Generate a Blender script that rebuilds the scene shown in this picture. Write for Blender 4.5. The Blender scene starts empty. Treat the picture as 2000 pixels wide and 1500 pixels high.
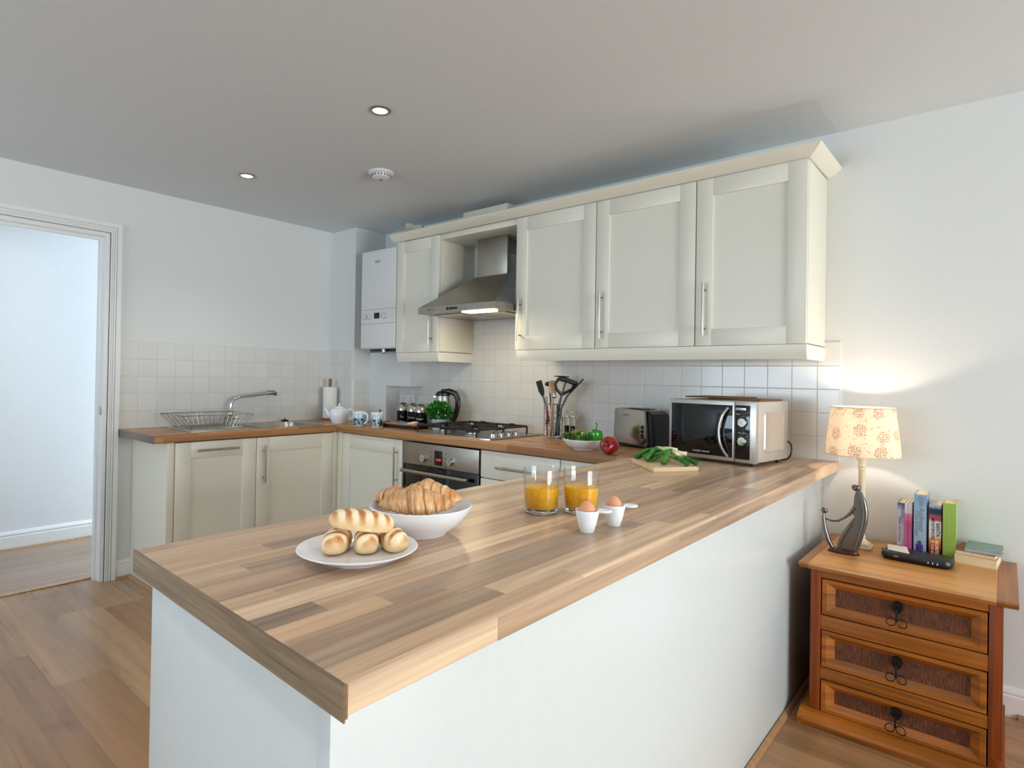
import bpy, bmesh, math, random
from mathutils import Vector, Matrix
random.seed(7)
sc = bpy.context.scene
C = sc.collection
R = math.radians

# ------------------------------------------------------------------ camera
def camera():
    yaw, pitch, roll = R(41.0303), R(0.39465), R(0.96459)
    f = Vector((-math.sin(yaw)*math.cos(pitch), math.cos(yaw)*math.cos(pitch), math.sin(pitch)))
    rt = Vector((math.cos(yaw), math.sin(yaw), 0))
    up = rt.cross(f)
    r2 = rt*math.cos(roll) + up*math.sin(roll)
    u2 = -rt*math.sin(roll) + up*math.cos(roll)
    cd = bpy.data.cameras.new('camera'); co = bpy.data.objects.new('camera', cd); C.objects.link(co)
    m = Matrix((r2, u2, -f)).transposed().to_4x4(); m.translation = Vector((3.89737, -2.92424, 1.2054))
    co.matrix_world = m
    cd.sensor_fit = 'HORIZONTAL'; cd.sensor_width = 36.0
    cd.lens = 36.0*1163.717/2000
    cd.shift_x = (1000-952.426)/2000
    cd.shift_y = -(750-729.398)/2000
    cd.clip_start = 0.02; cd.clip_end = 60
    sc.camera = co
camera()

# ------------------------------------------------------------------ world, daylight, exposure
w = bpy.data.worlds.new('sky'); sc.world = w; w.use_nodes = True
wn = w.node_tree; wn.nodes['Background'].inputs[0].default_value = (0.62, 0.78, 1.0, 1)
wn.nodes['Background'].inputs[1].default_value = 1.2
sc.view_settings.view_transform = 'Standard'; sc.view_settings.look = 'None'
sc.view_settings.gamma = 1.0; sc.view_settings.use_curve_mapping = False
sc.view_settings.exposure = 0.04
sc.cycles.use_denoising = True
sc.cycles.max_bounces = 10; sc.cycles.diffuse_bounces = 6; sc.cycles.glossy_bounces = 5
sc.cycles.transmission_bounces = 8; sc.cycles.transparent_max_bounces = 8
sc.cycles.caustics_reflective = False; sc.cycles.caustics_refractive = False
sc.cycles.sample_clamp_indirect = 6.0

def area(name, loc, rot, sx, sy, power, col):
    l = bpy.data.lights.new(name, 'AREA'); l.shape = 'RECTANGLE'; l.size = sx; l.size_y = sy
    l.energy = power; l.color = col
    o = bpy.data.objects.new(name, l); C.objects.link(o); o.location = loc; o.rotation_euler = rot
    return o
def point(name, loc, power, col, rad=0.02):
    l = bpy.data.lights.new(name, 'POINT'); l.energy = power; l.color = col; l.shadow_soft_size = rad
    o = bpy.data.objects.new(name, l); C.objects.link(o); o.location = loc
    return o
def spot(name, loc, power, col, ang=80, rad=0.02, blend=0.5):
    l = bpy.data.lights.new(name, 'SPOT'); l.energy = power; l.color = col; l.shadow_soft_size = rad
    l.spot_size = R(ang); l.spot_blend = blend
    o = bpy.data.objects.new(name, l); C.objects.link(o); o.location = loc
    return o
# daylight entering through the patio window (right wall), the front window and the hall window
area('patio_daylight', (8.42, -1.85, 1.15), (0, R(101), 0), 2.0, 2.9, 232, (0.90, 0.97, 1.0))
area('front_window_daylight', (1.6, -6.42, 1.45), (R(112), 0, 0), 2.6, 1.4, 102, (0.68, 0.85, 1.0))
area('hall_window_daylight', (-0.62, 1.12, 1.35), (R(-90), 0, 0), 0.8, 1.5, 104, (0.76, 0.89, 1.0))

# ------------------------------------------------------------------ node helpers / materials
MATS = {}
def s2l(c):
    return tuple(((x/255)/12.92 if x/255 <= 0.04045 else ((x/255+0.055)/1.055)**2.4) for x in c)
class NT:
    def __init__(s, name):
        s.m = bpy.data.materials.new(name); s.m.use_nodes = True; s.t = s.m.node_tree
        s.b = s.t.nodes['Principled BSDF']; MATS[name] = s.m
    def n(s, typ, **kw):
        x = s.t.nodes.new(typ)
        for k, v in kw.items():
            if k.startswith('i_'): x.inputs[k[2:].replace('_', ' ')].default_value = v
            else: setattr(x, k, v)
        return x
    def l(s, a, b): s.t.links.new(a, b)
    def math(s, op, a, b=None, c=None):
        x = s.t.nodes.new('ShaderNodeMath'); x.operation = op
        for i, v in enumerate((a, b, c)):
            if v is None: continue
            if isinstance(v, (int, float)): x.inputs[i].default_value = v
            else: s.l(v, x.inputs[i])
        return x.outputs[0]
    def coords(s, which='Object'):
        tc = s.n('ShaderNodeTexCoord'); sp = s.n('ShaderNodeSeparateXYZ'); s.l(tc.outputs[which], sp.inputs[0])
        return tc.outputs[which], sp.outputs[0], sp.outputs[1], sp.outputs[2]
    def comb(s, a, b, c):
        x = s.n('ShaderNodeCombineXYZ')
        for i, v in enumerate((a, b, c)):
            if isinstance(v, (int, float)): x.inputs[i].default_value = v
            else: s.l(v, x.inputs[i])
        return x.outputs[0]
    def noise(s, vec, scale, detail=3, rough=0.5, dist=0.0):
        x = s.n('ShaderNodeTexNoise'); x.inputs['Scale'].default_value = scale; x.inputs['Detail'].default_value = detail
        x.inputs['Roughness'].default_value = rough; x.inputs['Distortion'].default_value = dist
        if vec is not None: s.l(vec, x.inputs['Vector'])
        return x.outputs['Fac']
    def ramp(s, fac, stops, interp='LINEAR'):
        x = s.n('ShaderNodeValToRGB'); cr = x.color_ramp; cr.interpolation = interp
        while len(cr.elements) < len(stops): cr.elements.new(0.5)
        for e, (p, c) in zip(cr.elements, stops):
            e.position = p; e.color = (*c, 1)
        if fac is not None: s.l(fac, x.inputs[0])
        return x.outputs[0]
    def mix(s, fac, a, b, mode='MIX'):
        x = s.n('ShaderNodeMix', data_type='RGBA', blend_type=mode)
        for sock, v in ((x.inputs[0], fac), (x.inputs[6], a), (x.inputs[7], b)):
            if isinstance(v, (int, float)): sock.default_value = v
            elif isinstance(v, tuple): sock.default_value = (*v[:3], 1)
            else: s.l(v, sock)
        return x.outputs[2]
    def bump(s, h, strength=0.2, dist=0.002):
        x = s.n('ShaderNodeBump'); x.inputs['Strength'].default_value = strength; x.inputs['Distance'].default_value = dist
        s.l(h, x.inputs['Height']); s.l(x.outputs[0], s.b.inputs['Normal'])
    def set(s, **kw):
        for k, v in kw.items():
            sock = s.b.inputs[k.replace('_', ' ')]
            if isinstance(v, (int, float)): sock.default_value = v
            elif isinstance(v, tuple): sock.default_value = (*v[:3], 1)
            else: s.l(v, sock)
def plain(name, rgb, rough=0.5, metal=0.0, nz=0.04, scale=30, bump=0.0, **kw):
    t = NT(name); c = s2l(rgb); v, x, y, z = t.coords()
    f = t.noise(v, scale, 3)
    lo = tuple(a*(1-nz) for a in c); hi = tuple(min(1, a*(1+nz)) for a in c)
    t.set(Base_Color=t.ramp(f, [(0.3, lo), (0.7, hi)]), Roughness=rough, Metallic=metal)
    if bump: t.bump(f, bump, 0.002)
    t.set(**kw)
    return t.m
M = plain

def planks(name, along, across, W, L, stops, grain=(0.75, 1.12), rough=0.3, gapd=0.0, seed=0.0, gscale=1.0, knots=0.0, offx=0.0):
    """staves/boards running along one axis; 'across' = (ax,bz) expression picking the row coordinate"""
    t = NT(name); v, x, y, z = t.coords(); A = {'x': x, 'y': y, 'z': z}
    a = A[along]; r = A[across[0]]
    if len(across) > 1: r = t.math('SUBTRACT', r, A[across[1]])
    rr = t.math('DIVIDE', t.math('ADD', r, offx), W); row = t.math('FLOOR', rr)
    wn1 = t.n('ShaderNodeTexWhiteNoise', noise_dimensions='2D'); t.l(t.comb(row, seed, 0), wn1.inputs['Vector'])
    aa = t.math('ADD', t.math('DIVIDE', a, L), t.math('MULTIPLY', wn1.outputs['Value'], 7.3)); col = t.math('FLOOR', aa)
    wn2 = t.n('ShaderNodeTexWhiteNoise', noise_dimensions='3D'); t.l(t.comb(row, col, seed+3.3), wn2.inputs['Vector'])
    base = t.ramp(wn2.outputs['Value'], stops, 'LINEAR')
    # grain stretched along the stave, shifted per stave
    sh = t.math('MULTIPLY', wn2.outputs['Value'], 37.0)
    gv = t.comb(t.math('MULTIPLY', r, 26*gscale), t.math('ADD', t.math('MULTIPLY', a, 0.9*gscale), sh), sh)
    g = t.noise(gv, 2.0, 3, 0.55, 0.3)
    g2 = t.noise(t.comb(t.math('MULTIPLY', r, 160*gscale), t.math('MULTIPLY', a, 2.0*gscale), sh), 1.6, 2, 0.5)
    gm = t.ramp(g, [(0.3, (grain[0],)*3), (0.7, (grain[1],)*3)])
    c = t.mix(1.0, base, gm, 'MULTIPLY')
    gm2 = t.ramp(g2, [(0.3, (0.94,)*3), (0.75, (1.03,)*3)])
    c = t.mix(1.0, c, gm2, 'MULTIPLY')
    if knots:
        kn = t.noise(t.comb(t.math('MULTIPLY', r, 1.6), a, sh), 2.6, 3, 0.6)
        km = t.ramp(kn, [(0.60, (1, 1, 1)), (0.72, (1-knots, 1-knots, 1-knots*0.95))])
        c = t.mix(1.0, c, km, 'MULTIPLY')
    if gapd:
        fr = t.math('FRACT', rr); fa = t.math('FRACT', aa)
        e1 = t.math('LESS_THAN', t.math('MINIMUM', fr, t.math('SUBTRACT', 1.0, fr)), gapd/W)
        e2 = t.math('LESS_THAN', t.math('MINIMUM', fa, t.math('SUBTRACT', 1.0, fa)), gapd/L)
        e = t.math('MAXIMUM', e1, e2)
        c = t.mix(t.math('MULTIPLY', e, 0.45), c, (0.08, 0.05, 0.03))
    t.set(Base_Color=c, Roughness=t.math('ADD', rough, t.math('MULTIPLY', g, 0.12)))
    t.bump(g2, 0.06, 0.001)
    t.set(Specular_IOR_Level=0.38)
    return t.m

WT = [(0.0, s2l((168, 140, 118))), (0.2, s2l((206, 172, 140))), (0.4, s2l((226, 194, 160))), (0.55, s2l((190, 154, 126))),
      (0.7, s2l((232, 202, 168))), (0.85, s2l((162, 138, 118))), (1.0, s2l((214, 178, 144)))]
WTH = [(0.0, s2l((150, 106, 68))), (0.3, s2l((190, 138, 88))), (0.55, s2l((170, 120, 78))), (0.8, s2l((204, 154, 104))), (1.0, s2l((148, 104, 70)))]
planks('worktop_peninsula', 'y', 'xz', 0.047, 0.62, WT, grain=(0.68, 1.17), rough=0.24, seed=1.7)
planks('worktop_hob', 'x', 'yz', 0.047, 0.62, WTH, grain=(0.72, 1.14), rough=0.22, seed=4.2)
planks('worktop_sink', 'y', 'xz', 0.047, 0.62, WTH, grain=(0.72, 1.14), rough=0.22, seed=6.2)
planks('end_strip', 'x', 'z', 0.3, 3.0, [(0, s2l((150, 132, 112))), (1, s2l((150, 126, 98)))], grain=(0.55, 1.2), rough=0.3, seed=2.0, gscale=2.0)
planks('end_strip_sink', 'x', 'z', 0.3, 3.0, [(0, s2l((130, 118, 108))), (1, s2l((130, 118, 108)))], grain=(0.6, 1.2), rough=0.3, seed=2.0, gscale=2.0)
FL = [(0, s2l((154, 114, 78))), (0.35, s2l((178, 138, 100))), (0.65, s2l((164, 124, 88))), (1, s2l((188, 150, 112)))]
planks('floor_oak', 'x', 'y', 0.19, 1.25, FL, grain=(0.72, 1.15), rough=0.22, gapd=0.0012, seed=3.0, gscale=0.4, knots=0.35)
planks('floor_hall', 'y', 'x', 0.19, 1.25, [(0, s2l((150, 126, 108))), (1, s2l((164, 140, 122)))], grain=(0.75, 1.12), rough=0.3, gapd=0.001, seed=5.0, gscale=0.5, knots=0.2)
planks('beading_oak', 'x', 'y', 0.5, 3, FL, grain=(0.8, 1.1), rough=0.4, seed=1)
PINE = [(0, s2l((164, 94, 28))), (0.5, s2l((192, 118, 40))), (1, s2l((178, 104, 34)))]
planks('pine_x', 'x', 'z', 0.6, 3.0, PINE, grain=(0.42, 1.25), rough=0.35, seed=1.0, gscale=0.8, knots=0.3)
planks('pine_top', 'x', 'y', 0.14, 3.0, [(0, s2l((210, 148, 84))), (0.5, s2l((226, 164, 96))), (1, s2l((218, 156, 90)))], grain=(0.7, 1.12), rough=0.25, seed=1.0, gscale=0.6, knots=0.25)
planks('pine_z', 'z', 'x', 0.6, 3.0, [(0, s2l((136, 62, 20))), (1, s2l((156, 76, 26)))], grain=(0.55, 1.2), rough=0.35, seed=2.0, gscale=1.2)
planks('pine_end', 'y', 'x', 0.6, 3.0, [(0, s2l((170, 108, 62))), (1, s2l((180, 118, 68)))], grain=(0.6, 1.15), rough=0.3, seed=2.0, gscale=1.0)
def rough_panel():
    t = NT('rough_sawn_panel'); v, x, y, z = t.coords()
    n = t.noise(t.comb(t.math('MULTIPLY', x, 260), 0, t.math('MULTIPLY', z, 40)), 1.0, 4, 0.7)
    n2 = t.noise(t.comb(t.math('MULTIPLY', x, 18), 0, t.math('MULTIPLY', z, 5)), 1.0, 3, 0.6)
    c = t.ramp(n, [(0.36, s2l((38, 20, 10))), (0.55, s2l((118, 62, 26))), (0.75, s2l((160, 92, 42)))])
    c = t.mix(t.ramp(n2, [(0.4, (0, 0, 0)), (0.65, (0.6, 0.6, 0.6))]), c, s2l((70, 36, 18)))
    t.set(Base_Color=c, Roughness=0.6); t.bump(n, 0.8, 0.003)
rough_panel()

def tiles(name, ux, uy, ox, oy):
    t = NT(name); v, x, y, z = t.coords(); A = {'x': x, 'y': y, 'z': z}; S = 0.103
    def edge(c, o):
        f = t.math('FRACT', t.math('DIVIDE', t.math('SUBTRACT', c, o), S))
        return t.math('MULTIPLY', t.math('MINIMUM', f, t.math('SUBTRACT', 1.0, f)), S), t.math('FLOOR', t.math('DIVIDE', t.math('SUBTRACT', c, o), S))
    e1, i1 = edge(A[ux], ox); e2, i2 = edge(A[uy], oy)
    e = t.math('MINIMUM', e1, e2)
    fac = t.math('LESS_THAN', e, 0.0013)
    wnz = t.n('ShaderNodeTexWhiteNoise', noise_dimensions='2D'); t.l(t.comb(i1, i2, 0), wnz.inputs['Vector'])
    base = t.ramp(wnz.outputs['Value'], [(0, s2l((216, 216, 213))), (1, s2l((222, 222, 219)))])
    t.set(Base_Color=t.mix(fac, base, s2l((196, 192, 184))), Roughness=t.math('ADD', 0.16, t.math('MULTIPLY', fac, 0.6)))
    h = t.math('MINIMUM', t.math('DIVIDE', e, 0.003), 1.0)
    t.bump(t.math('ADD', h, t.math('MULTIPLY', t.noise(v, 9, 2), 0.2)), 0.22, 0.0015)
tiles('tiles_hob', 'x', 'z', 1.0078, 0.9726)
tiles('tiles_sink', 'y', 'z', -1.7155, 0.9726)

M('wall_paint', (222, 225, 224), 0.85, nz=0.01, scale=60, bump=0.03)
M('hall_paint', (226, 228, 230), 0.85, nz=0.01)
M('ceiling_paint', (216, 221, 225), 0.9, nz=0.01)
M('white_gloss', (232, 233, 232), 0.3, nz=0.01)
M('cream_door', (228, 227, 215), 0.38, nz=0.008)
M('cream_board', (228, 224, 208), 0.42, nz=0.008)
M('panel_white', (216, 222, 222), 0.24, nz=0.01)
M('display_dark', (40, 38, 34), 0.8)  # near-black tone of the boiler display
M('steel', (182, 178, 170), 0.28, 1.0, nz=0.05, scale=8)
M('steel_brushed', (168, 162, 152), 0.36, 1.0, nz=0.08, scale=14)
M('chrome', (214, 214, 212), 0.08, 1.0)
M('toaster_steel', (172, 163, 148), 0.13, 1.0, nz=0.03)
M('satin_nickel', (176, 166, 152), 0.28, 1.0)
M('black_plastic', (18, 18, 20), 0.3)
M('black_gloss', (8, 8, 10), 0.05)
M('cast_iron', (16, 16, 17), 0.45)
M('boiler_white', (224, 225, 226), 0.35, nz=0.01)
M('porcelain', (240, 244, 250), 0.12, nz=0.005)
M('print_grey', (120, 120, 122), 0.5)
M('print_black', (20, 20, 22), 0.5)
M('print_white', (235, 235, 235), 0.5)
def emit(name, rgb, strength):
    t = NT(name); t.set(Base_Color=s2l(rgb), Emission_Color=s2l(rgb), Emission_Strength=strength); return t.m
emit('lamp_glow', (255, 236, 200), 9.0)
emit('hood_glow', (255, 226, 170), 7.0)
emit('display_red', (255, 60, 50), 1.5)

# ------------------------------------------------------------------ mesh helpers
class MB:
    def __init__(s): s.bm = bmesh.new(); s.mi = 0
    def _mi(s, faces):
        for f in faces: f.material_index = s.mi
    def box(s, x0, x1, y0, y1, z0, z1, bev=0.0, seg=2, M4=None):
        r = bmesh.ops.create_cube(s.bm, size=1.0)
        vs = r['verts']
        for v in vs:
            v.co = Vector(((x0+x1)/2 + v.co.x*(x1-x0), (y0+y1)/2 + v.co.y*(y1-y0), (z0+z1)/2 + v.co.z*(z1-z0)))
        fs = set(f for v in vs for f in v.link_faces)
        s._mi(fs)
        if bev:
            es = set(e for v in vs for e in v.link_edges)
            rr = bmesh.ops.bevel(s.bm, geom=list(es), offset=bev, segments=seg, affect='EDGES', profile=0.5)
            s._mi(rr['faces'])
            vs = set(v for f in rr['faces'] for v in f.verts) | set(v for v in vs if v.is_valid)
        if M4 is not None:
            for v in vs: v.co = M4 @ v.co
        return s
    def prism(s, pts, z0, z1, axis='z', bev=0.0):
        """extrude polygon pts along axis; pts are the other two coords in order (xy / xz / yz)"""
        def P(p, h):
            return Vector((p[0], p[1], h)) if axis == 'z' else Vector((p[0], h, p[1])) if axis == 'y' else Vector((h, p[0], p[1]))
        a = [s.bm.verts.new(P(p, z0)) for p in pts]; b = [s.bm.verts.new(P(p, z1)) for p in pts]
        n = len(pts); fs = [s.bm.faces.new(a), s.bm.faces.new(b)]
        for i in range(n): fs.append(s.bm.faces.new((a[i], a[(i+1) % n], b[(i+1) % n], b[i])))
        bmesh.ops.recalc_face_normals(s.bm, faces=fs); s._mi(fs)
        if bev:
            es = set(e for f in fs for e in f.edges)
            rr = bmesh.ops.bevel(s.bm, geom=list(es), offset=bev, segments=2, affect='EDGES'); s._mi(rr['faces'])
        return s
    def lathe(s, prof, c=(0, 0, 0), n=40, M4=None, sx=1, sy=1, close=False):
        rings = []
        for r, z in prof:
            if r < 1e-6: rings.append([s.bm.verts.new((c[0], c[1], c[2]+z))])
            else: rings.append([s.bm.verts.new((c[0]+r*sx*math.cos(2*math.pi*i/n), c[1]+r*sy*math.sin(2*math.pi*i/n), c[2]+z)) for i in range(n)])
        fs = []
        pairs = list(zip(rings, rings[1:]))
        if close: pairs.append((rings[-1], rings[0]))
        for a, b in pairs:
            if len(a) == 1 and len(b) == 1: continue
            for i in range(n):
                j = (i+1) % n
                if len(a) == 1: fs.append(s.bm.faces.new((a[0], b[i], b[j])))
                elif len(b) == 1: fs.append(s.bm.faces.new((a[i], a[j], b[0])))
                else: fs.append(s.bm.faces.new((a[i], a[j], b[j], b[i])))
        bmesh.ops.recalc_face_normals(s.bm, faces=fs); s._mi(fs)
        if M4 is not None:
            for ring in rings:
                for v in ring: v.co = M4 @ v.co
        return s
    def tube(s, pts, r, n=8, closed=False, flat=None, M4=None):
        """swept tube; r scalar or list; flat=(scale_u, scale_v)"""
        pts = [Vector(p) for p in pts]; k = len(pts)
        rs = r if isinstance(r, (list, tuple)) else [r]*k
        rings = []; prev = None
        for i, p in enumerate(pts):
            if closed: d = pts[(i+1) % k] - pts[i-1]
            else: d = pts[min(i+1, k-1)] - pts[max(i-1, 0)]
            d.normalize()
            if prev is None:
                ref = Vector((0, 0, 1)) if abs(d.z) < 0.9 else Vector((1, 0, 0))
                u = d.cross(ref).normalized()
            else:
                u = (prev - d*prev.dot(d)).normalized()
            prev = u; v = d.cross(u)
            fu, fv = flat if flat else (1, 1)
            rings.append([s.bm.verts.new(p + u*(math.cos(2*math.pi*j/n)*rs[i]*fu) + v*(math.sin(2*math.pi*j/n)*rs[i]*fv)) for j in range(n)])
        fs = []
        for i in range(k if closed else k-1):
            a, b = rings[i], rings[(i+1) % k]
            for j in range(n): fs.append(s.bm.faces.new((a[j], a[(j+1) % n], b[(j+1) % n], b[j])))
        if not closed:
            fs.append(s.bm.faces.new(rings[0][::-1])); fs.append(s.bm.faces.new(rings[-1]))
        s._mi(fs)
        if M4 is not None:
            for ring in rings:
                for v in ring: v.co = M4 @ v.co
        return s
    def ball(s, c, r, sc3=(1, 1, 1), u=20, v=12, fn=None):
        rr = bmesh.ops.create_uvsphere(s.bm, u_segments=u, v_segments=v, radius=1.0)
        fs = set()
        for vt in rr['verts']:
            p = vt.co.copy()
            if fn: p = fn(p)
            vt.co = Vector((c[0]+p.x*r*sc3[0], c[1]+p.y*r*sc3[1], c[2]+p.z*r*sc3[2]))
            fs |= set(vt.link_faces)
        s._mi(fs)
        return s
    def xf(s, M4):
        for v in s.bm.verts: v.co = M4 @ v.co
        return s
    def obj(s, name, mats, parent=None, loc=None, rot=None, ang=35, sub=0):
        me = bpy.data.meshes.new(name); s.bm.normal_update(); s.bm.to_mesh(me); s.bm.free()
        for p in me.polygons: p.use_smooth = True
        try: me.set_sharp_from_angle(angle=R(ang))
        except Exception: pass
        if isinstance(mats, str): mats = [mats]
        for mn in mats: me.materials.append(MATS[mn])
        o = bpy.data.objects.new(name, me); C.objects.link(o)
        if parent is not None: o.parent = parent
        if loc is not None: o.location = loc
        if rot is not None: o.rotation_euler = rot
        if sub:
            md = o.modifiers.new('s', 'SUBSURF'); md.levels = sub; md.render_levels = sub
        return o
def tag(o, label=None, cat=None, group=None, kind=None):
    if label: o['label'] = label
    if cat: o['category'] = cat
    if group: o['group'] = group
    if kind: o['kind'] = kind
    return o
def thing(name, label, cat, loc=(0, 0, 0), rz=0, group=None):
    o = bpy.data.objects.new(name, None); C.objects.link(o); o.empty_display_size = 0.05
    o.location = loc; o.rotation_euler = (0, 0, rz)
    return tag(o, label, cat, group)
def st(o): o['kind'] = 'structure'; return o
def kids(o): return [c for c in C.objects if c.parent == o]
def dup(root, loc, rz=None, label=None):
    r = root.copy(); C.objects.link(r); r.location = loc
    if rz is not None: r.rotation_euler = (root.rotation_euler[0], root.rotation_euler[1], rz)
    if label: r['label'] = label
    for ch in kids(root):
        c = ch.copy(); C.objects.link(c); c.parent = r
        for g in kids(ch):
            d = g.copy(); C.objects.link(d); d.parent = c
    return r
def text(name, body, size, mat, parent, M4, ext=0.0003, bold=False, shear=0.0, align='CENTER'):
    cu = bpy.data.curves.new(name, 'FONT'); cu.body = body; cu.size = size; cu.extrude = ext; cu.align_x = align; cu.align_y = 'CENTER'
    cu.shear = shear; cu.resolution_u = 3
    if bold: cu.offset = size*0.02
    o = bpy.data.objects.new(name, cu); C.objects.link(o)
    dg = bpy.context.evaluated_depsgraph_get()
    me = bpy.data.meshes.new_from_object(o.evaluated_get(dg)); bpy.data.objects.remove(o); bpy.data.curves.remove(cu)
    me.transform(M4)
    me.materials.clear(); me.materials.append(MATS[mat])
    q = bpy.data.objects.new(name, me); C.objects.link(q); q.parent = parent
    return q
def face_y(x, y, z, rz=0):   # text facing -y
    return Matrix.Translation((x, y, z)) @ Matrix.Rotation(rz, 4, 'Z') @ Matrix.Rotation(R(90), 4, 'X')
def arc(c, r, a0, a1, n, plane='xz', off=0.0):
    out = []
    for i in range(n+1):
        a = R(a0 + (a1-a0)*i/n); u, v = r*math.cos(a), r*math.sin(a)
        out.append((c[0]+u, c[1], c[2]+v) if plane == 'xz' else (c[0]+u, c[1]+v, c[2]) if plane == 'xy' else (c[0], c[1]+u, c[2]+v))
    return out
# ================================================================== THE ROOM
H = 2.2913; ZC = 0.8707; ZB = 0.8275
XR, YF = 8.5, -6.5
st(MB().box(-0.12, XR+.12, YF-.12, 0.12, -0.05, 0.0).obj('floor', 'floor_oak'))
st(MB().box(-1.3, -0.12, -4.1, 1.32, -0.05, 0.0).obj('floor', 'floor_hall'))
st(MB().box(-1.3, XR+.12, YF-.12, 1.32, H, H+.05).obj('ceiling', 'ceiling_paint'))
# sink wall with the doorway
DY0, DY1, DZ = -2.62, -1.7755, 1.999
st(MB().prism([(1.32, 0), (1.32, H), (YF-.12, H), (YF-.12, 0), (DY0, 0), (DY0, DZ), (DY1, DZ), (DY1, 0)], -0.12, 0, 'x').obj('wall_left', 'wall_paint'))
st(MB().box(0, XR+.12, 0, 0.12, 0, H).obj('wall_back', 'wall_paint'))
# boxed-in column in the corner and the low boxing under the boiler
st(MB().box(0, 0.2892, -0.2727, 0, ZC, H).obj('wall_column', 'wall_paint'))
st(MB().prism([(0.2892, ZC), (0.486, ZC), (0.486, 1.133), (0.742, 1.133), (0.742, 1.375), (0.2892, 1.375)], -0.13, 0, 'y', bev=0.0015).obj('wall_boxing', 'wall_paint'))
# right wall with patio opening, front wall with window
def wall_open(name, axis, at0, at1, a0, a1, o0, o1, z0, z1):
    pts_out = [(a0, 0), (a1, 0), (a1, H), (a0, H)]
    m = MB()
    def b(u0, u1, w0, w1):
        if axis == 'x': m.box(at0, at1, u0, u1, w0, w1)
        else: m.box(u0, u1, at0, at1, w0, w1)
    b(a0, o0, 0, H); b(o1, a1, 0, H); b(o0, o1, z1, H)
    if z0 > 0.01: b(o0, o1, 0, z0)
    return st(m.obj(name, 'wall_paint'))
wall_open('wall_right', 'x', XR, XR+.12, YF, 0, -3.4, -0.3, 0.08, 2.18)
wall_open('wall_front', 'y', YF-.12, YF, 0, XR, 0.25, 2.95, 0.72, 2.18)
def window_frame(name, axis, at, o0, o1, z0, z1, n):
    m = MB(); w = 0.05
    def b(u0, u1, w0, w1):
        if axis == 'x': m.box(at, at+.06, u0, u1, w0, w1)
        else: m.box(u0, u1, at, at+.06, w0, w1)
    b(o0, o1, z0, z0+w); b(o0, o1, z1-w, z1)
    for i in range(n+1):
        c = o0 + (o1-o0-w)*i/n; b(c, c+w, z0+w, z1-w)
    o = st(m.obj(name, 'white_gloss'))
    g = NT('pane_'+name); g.set(Base_Color=(1, 1, 1), Roughness=0.0, Transmission_Weight=1.0, IOR=1.01)
    p = MB(); 
    if axis == 'x': p.box(at+.028, at+.032, o0+w, o1-w, z0+w, z1-w)
    else: p.box(o0+w, o1-w, at+.028, at+.032, z0+w, z1-w)
    p.obj('pane', 'pane_'+name, o)
window_frame('window_1', 'x', XR+.04, -3.4, -0.3, 0.08, 2.18, 2)
window_frame('window_2', 'y', YF-.1, 0.25, 2.95, 0.72, 2.18, 2)
# hall
st(MB().box(-1.3, -1.12, -4.1, 1.32, 0, H).obj('wall_hall', 'hall_paint'))
st(MB().box(-1.12, -0.12, -4.1, -4.0, 0, H).obj('wall_hall_front', 'hall_paint'))
m = MB(); m.box(-1.12, -1.02, 1.2, 1.32, 0, H).box(-.22, -.12, 1.2, 1.32, 0, H).box(-1.02, -.22, 1.2, 1.32, 0, 0.55).box(-1.02, -.22, 1.2, 1.32, 2.15, H)
st(m.obj('wall_hall_end', 'hall_paint'))
window_frame('window_3', 'y', 1.23, -1.02, -0.22, 0.55, 2.15, 1)

def skirting(name, path_fn, mat='white_gloss'):
    return st(path_fn.obj(name, mat))
def skirt_prof(h=0.105, d=0.016):
    return [(0, 0), (d, 0), (d, h*0.70), (d*0.75, h*0.74), (d*0.75, h*0.78), (d*0.95, h*0.82), (d*0.8, h*0.92), (d*0.35, h), (0, h)]
m = MB(); m.prism([(-1.12+a, b*1.18) for a, b in skirt_prof()], -4.0, 1.2, 'y'); skirting('baseboard_hall', m)
m = MB(); m.prism([(a, b) for a, b in skirt_prof()], -1.716, -1.62, 'y'); skirting('baseboard_left', m)
m = MB(); m.prism([(-a, b) for a, b in skirt_prof()], 3.945, XR, 'x'); skirting('baseboard_back', m)
m = MB(); m.prism([(-a, b) for a, b in skirt_prof()], 3.36, 3.945, 'x'); skirting('baseboard_back', m)
def bead(pts, name):
    return st(MB().prism(*pts).obj(name, 'beading_oak'))
q = [(0, 0), (0.014, 0), (0.0125, 0.006), (0.0085, 0.011), (0, 0.014)]
bead(([(-1.10+a, b) for a, b in q], -4.0, 1.2, 'y'), 'trim_1')
bead(([(0.016+a, b) for a, b in q], -1.716, -1.63, 'y'), 'trim_2')
bead(([(-1.640-a, b) for a, b in q], 0.016, 0.5, 'x'), 'trim_3')
bead(([(3.301+a, b*1.2) for a, b in q], -2.5, -0.01, 'y'), 'trim_4')
bead(([(-0.016-a, b*1.3) for a, b in q], 3.94, XR, 'x'), 'trim_5')
st(MB().box(-0.125, -0.095, DY0, DY1, 0, 0.006, 0.002).obj('trim_6', 'beading_oak'))   # threshold line

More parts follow.
